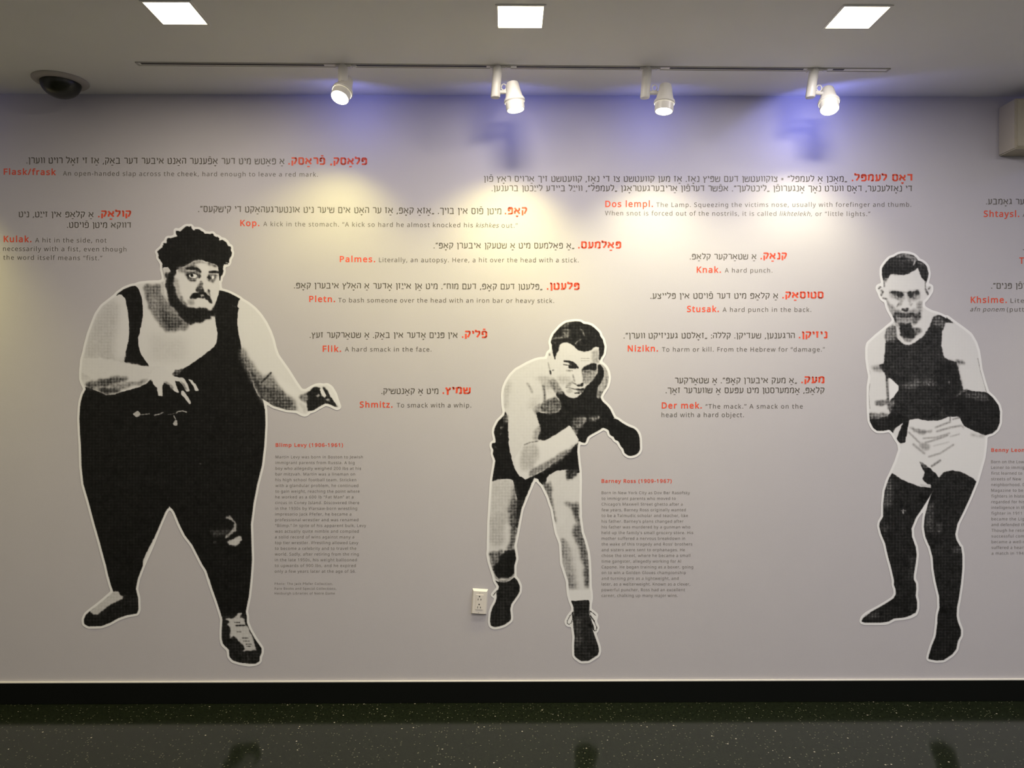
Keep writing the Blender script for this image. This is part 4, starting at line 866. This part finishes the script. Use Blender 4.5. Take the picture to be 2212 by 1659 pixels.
entry('red and grey wall text starting Palmes, a hit over the head with a stick',
 [('פּאַלמעס.', 1249, 1342, 537, 537, 16.5, HB), ('Palmes.', 734, 810.5, 565.7, 566, 13.8, B)],
 [('„אַ פּאַלמעס מיט אַ שטעקן איבערן קאָפּ“.', 936.6, 1241, 536.8, 537, 13, H), ('Literally, an autopsy. Here, a hit over the head with a stick.', 818.8, 1250, 566.2, 566.6, 12, g)])
entry('red and grey wall text starting Pletn, to bash with an iron bar',
 [('פּלעטן.', 1181.4, 1252, 626, 626.3, 16.5, HB), ('Pletn.', 668, 724, 651.8, 652.2, 13.8, B)],
 [('„פּלעטן דעם קאָפּ, דעם מוח“. מיט אַן אײַזן אָדער אַ האָלץ איבערן קאָפּ.', 635, 1172, 623, 625.8, 13, H), ('To bash someone over the head with an iron bar or heavy stick.', 730.7, 1197, 653.2, 654.2, 12, g)])
entry('red and grey wall text starting Flik, a hard smack in the face',
 [('פֿליק.', 997.8, 1052.5, 730, 730.2, 16.5, HB), ('Flik.', 697, 737, 759.5, 759.6, 14, B)],
 [('אין פּנים אָדער אין באַק. אַ שטאַרקער זעץ.', 669, 988.5, 729.8, 730.2, 12.8, H), ('A hard smack in the face.', 745, 932, 759.3, 759.3, 12, g)])
entry('red and grey wall text starting Shmitz, to smack with a whip',
 [('שמיץ.', 956, 1017, 851, 851, 16.3, HB), ('Shmitz.', 777, 848, 880, 880, 13.8, B)],
 [('מיט אַ קאַנטשיק.', 823.7, 947, 851, 851, 12.6, H), ('To smack with a whip.', 857, 1018, 880, 880, 12, g)])
entry('red and grey wall text starting Knak, a hard punch',
 [('קנאַק.', 1643, 1700, 560.6, 560.6, 16, HB), ('Knak.', 1505, 1557.5, 588.8, 588.8, 14, B)],
 [('אַ שטאַרקער קלאַפּ.', 1490, 1634, 560.6, 560.6, 12.8, H), ('A hard punch.', 1565.5, 1668.5, 588.8, 588.8, 12, g)])
entry('red and grey wall text starting Stusak, a hard punch in the back',
 [('סטוסאַק.', 1690, 1779, 645, 645, 16, HB), ('Stusak.', 1484, 1553, 673.6, 673.6, 14, B)],
 [('אַ קלאַפּ מיט דער פֿויסט אין פּלייצע.', 1405, 1681, 645.3, 645.3, 12.8, H), ('A hard punch in the back.', 1561, 1752.5, 673.6, 673.6, 12, g)])
entry('red and grey wall text starting Nizikn, to harm or kill',
 [('ניזיקן.', 1725.7, 1787.5, 731, 731, 16, HB), ('Nizikn.', 1356, 1421.5, 758.9, 758.9, 14, B)],
 [('הרגענען, שעדיקן. קללה: „זאָלסט געניזיקט ווערן“.', 1347, 1717, 731.2, 731.2, 12.8, H), ('To harm or kill. From the Hebrew for “damage.”', 1430, 1782, 759.5, 759.5, 12, g)])
entry('red and grey wall text starting Der mek, a smack with a hard object',
 [('מעק.', 1731, 1781, 828, 828, 16, HB), ('Der mek.', 1429.5, 1516, 882, 882, 14, B)],
 [('„אַ מעק איבערן קאָפּ“. אַ שטאַרקער', 1458, 1722, 828, 828, 12.8, H), ('קלאַפּ, אַממערסטן מיט עפּעס אַ שווערער זאַך.', 1438, 1781, 849.4, 849.4, 12.8, H),
  ('“The mack.” A smack on the', 1524, 1734, 882.5, 882.5, 12, g), ('head with a hard object.', 1429, 1607, 900.8, 900.8, 12, g)])
entry('red and grey wall text starting Shtaysl at the right edge, cut off by the photo',
 [('Shtaysl.', 2125, 2202, 468.2, 468.4, 14.5, B)],
 [('ער גאָמבע.', 2130, 2212, 441.6, 442, 13, H), ('A', 2209, 2219, 468.4, 468.4, 12, g)])
entry('red capital T at the right edge between the Shtaysl and Khsime entries',
 [('T', 2202, 2212, 569.4, 569.4, 14.5, B)], [('.', 2209.5, 2212, 540, 540, 12, g)])
entry('red and grey wall text starting Khsime at the right edge, cut off by the photo',
 [('Khsime.', 2097, 2175, 654, 654, 14.3, B)],
 [('יפֿן פּנים“.', 2141, 2214, 623.6, 623.8, 12.8, H), ('Lite', 2183, 2212, 654, 654, 11.5, g), ('afn ponem', 2096, 2170, 672.6, 672.9, 11.5, I), ('(putt', 2175, 2212, 673, 673, 11.5, g)])

def bio(label, head, hx0, hx1, hb, x0, x0b, bl, bl2, body, extra=None):
    n = len(body) - 1
    ls = [(t, x0 + (x0b - x0) * i / n, e, bl + (bl2 - bl) * i / n, bl + (bl2 - bl) * i / n, 7.6, g) for i, (t, e) in enumerate(body)]
    a = on_wall(x0, bl2 + 2, YT); root = tag(empty('biography_text', a), label, 'wall text', 'biographies lettered on the wall')
    lettering('heading', [(head, hx0, hx1, hb, hb, 9.3, 'b')], M_red, root, a, 'bold red name and dates')
    lettering('paragraph', ls, M_small, root, a)
    if extra: lettering('photo_credit', [(t, x0b, e, b, b, 6.0, g) for t, e, b in extra], M_small, root, a, 'three small grey credit lines')
bio('red-headed biography paragraph beside the legs of the huge wrestler', 'Blimp Levy (1906-1961)', 595.5, 741, 965, 595.3, 593.4, 990.1, 1237,
 [('Martin Levy was born in Boston to Jewish', 783.6), ('immigrant parents from Russia. A big', 766), ('boy who allegedly weighed 200 lbs at his', 780), ('bar mitzvah. Martin was a lineman on', 767), ('his high school football team. Stricken', 769.5),
  ('with a glandular problem, he continued', 774), ('to gain weight, reaching the point where', 776.7), ('he worked as a 600 lb “Fat Man” at a', 763.5), ('circus in Coney Island. Discovered there', 776), ('in the 1930s by Warsaw-born wrestling', 771.5), ('impresario Jack Pfefer, he became a', 759),
  ('professional wrestler and was renamed', 774), ('“Blimp.” In spite of his apparent bulk, Levy', 790.8), ('was actually quite nimble and compiled', 775), ('a solid record of wins against many a', 765), ('top tier wrestler. Wrestling allowed Levy', 774), ('to become a celebrity and to travel the', 769.6), ('world. Sadly, after retiring from the ring', 775), ('in the late 1950s, his weight ballooned', 770.7), ('to upwards of 900 lbs, and he expired', 768.5), ('only a few years later at the age of 56.', 769)],
 [('Photo: The Jack Pfefer Collection,', 718.8, 1263.3), ('Rare Books and Special Collections,', 726.6, 1273.7), ('Hesburgh Libraries of Notre Dame', 723.3, 1284)])
bio('red-headed biography paragraph beside the boot of the crouching boxer', 'Barney Ross (1909-1967)', 1299.5, 1451, 1042.7, 1299.6, 1299.6, 1067.3, 1289.3,
 [('Born in New York City as Dov Ber Rasofsky', 1490.4), ('to immigrant parents who moved to', 1459.6), ('Chicago’s Maxwell Street ghetto after a', 1474.5), ('few years, Barney Ross originally wanted', 1481.4), ('to be a Talmudic scholar and teacher, like', 1486), ('his father. Barney’s plans changed after', 1476.5), ('his father was murdered by a gunman who', 1491), ('held up the family’s small grocery store. His', 1497.4),
  ('mother suffered a nervous breakdown in', 1480), ('the wake of this tragedy and Ross’ brothers', 1495.4), ('and sisters were sent to orphanages. He', 1479.5), ('chose the street, where he became a small', 1491.4), ('time gangster, allegedly working for Al', 1471), ('Capone. He began training as a boxer, going', 1497.4), ('on to win a Golden Gloves championship', 1481.4), ('and turning pro as a lightweight, and', 1466), ('later, as a welterweight. Known as a clever,', 1491), ('powerful puncher, Ross had an excellent', 1479.5), ('career, chalking up many major wins.', 1464)])
bio('red-headed biography paragraph at the right edge beside the standing boxer', 'Benny Leon', 2141.5, 2213, 975.8, 2141.2, 2142, 1000.4, 1198,
 [('Born on the Low', 2212), ('Leiner to immig', 2212), ('first learned to', 2208), ('streets of New', 2206), ('neighborhood. D', 2214), ('Magazine to be', 2210), ('fighters in histo', 2212), ('regarded for his', 2213), ('intelligence in th', 2214), ('fighter in 1911', 2207), ('became the Lig', 2212), ('and defended th', 2214), ('Though he retir', 2213), ('successful com', 2212), ('became a well-r', 2213), ('suffered a heart', 2214), ('a match in 194', 2211)])
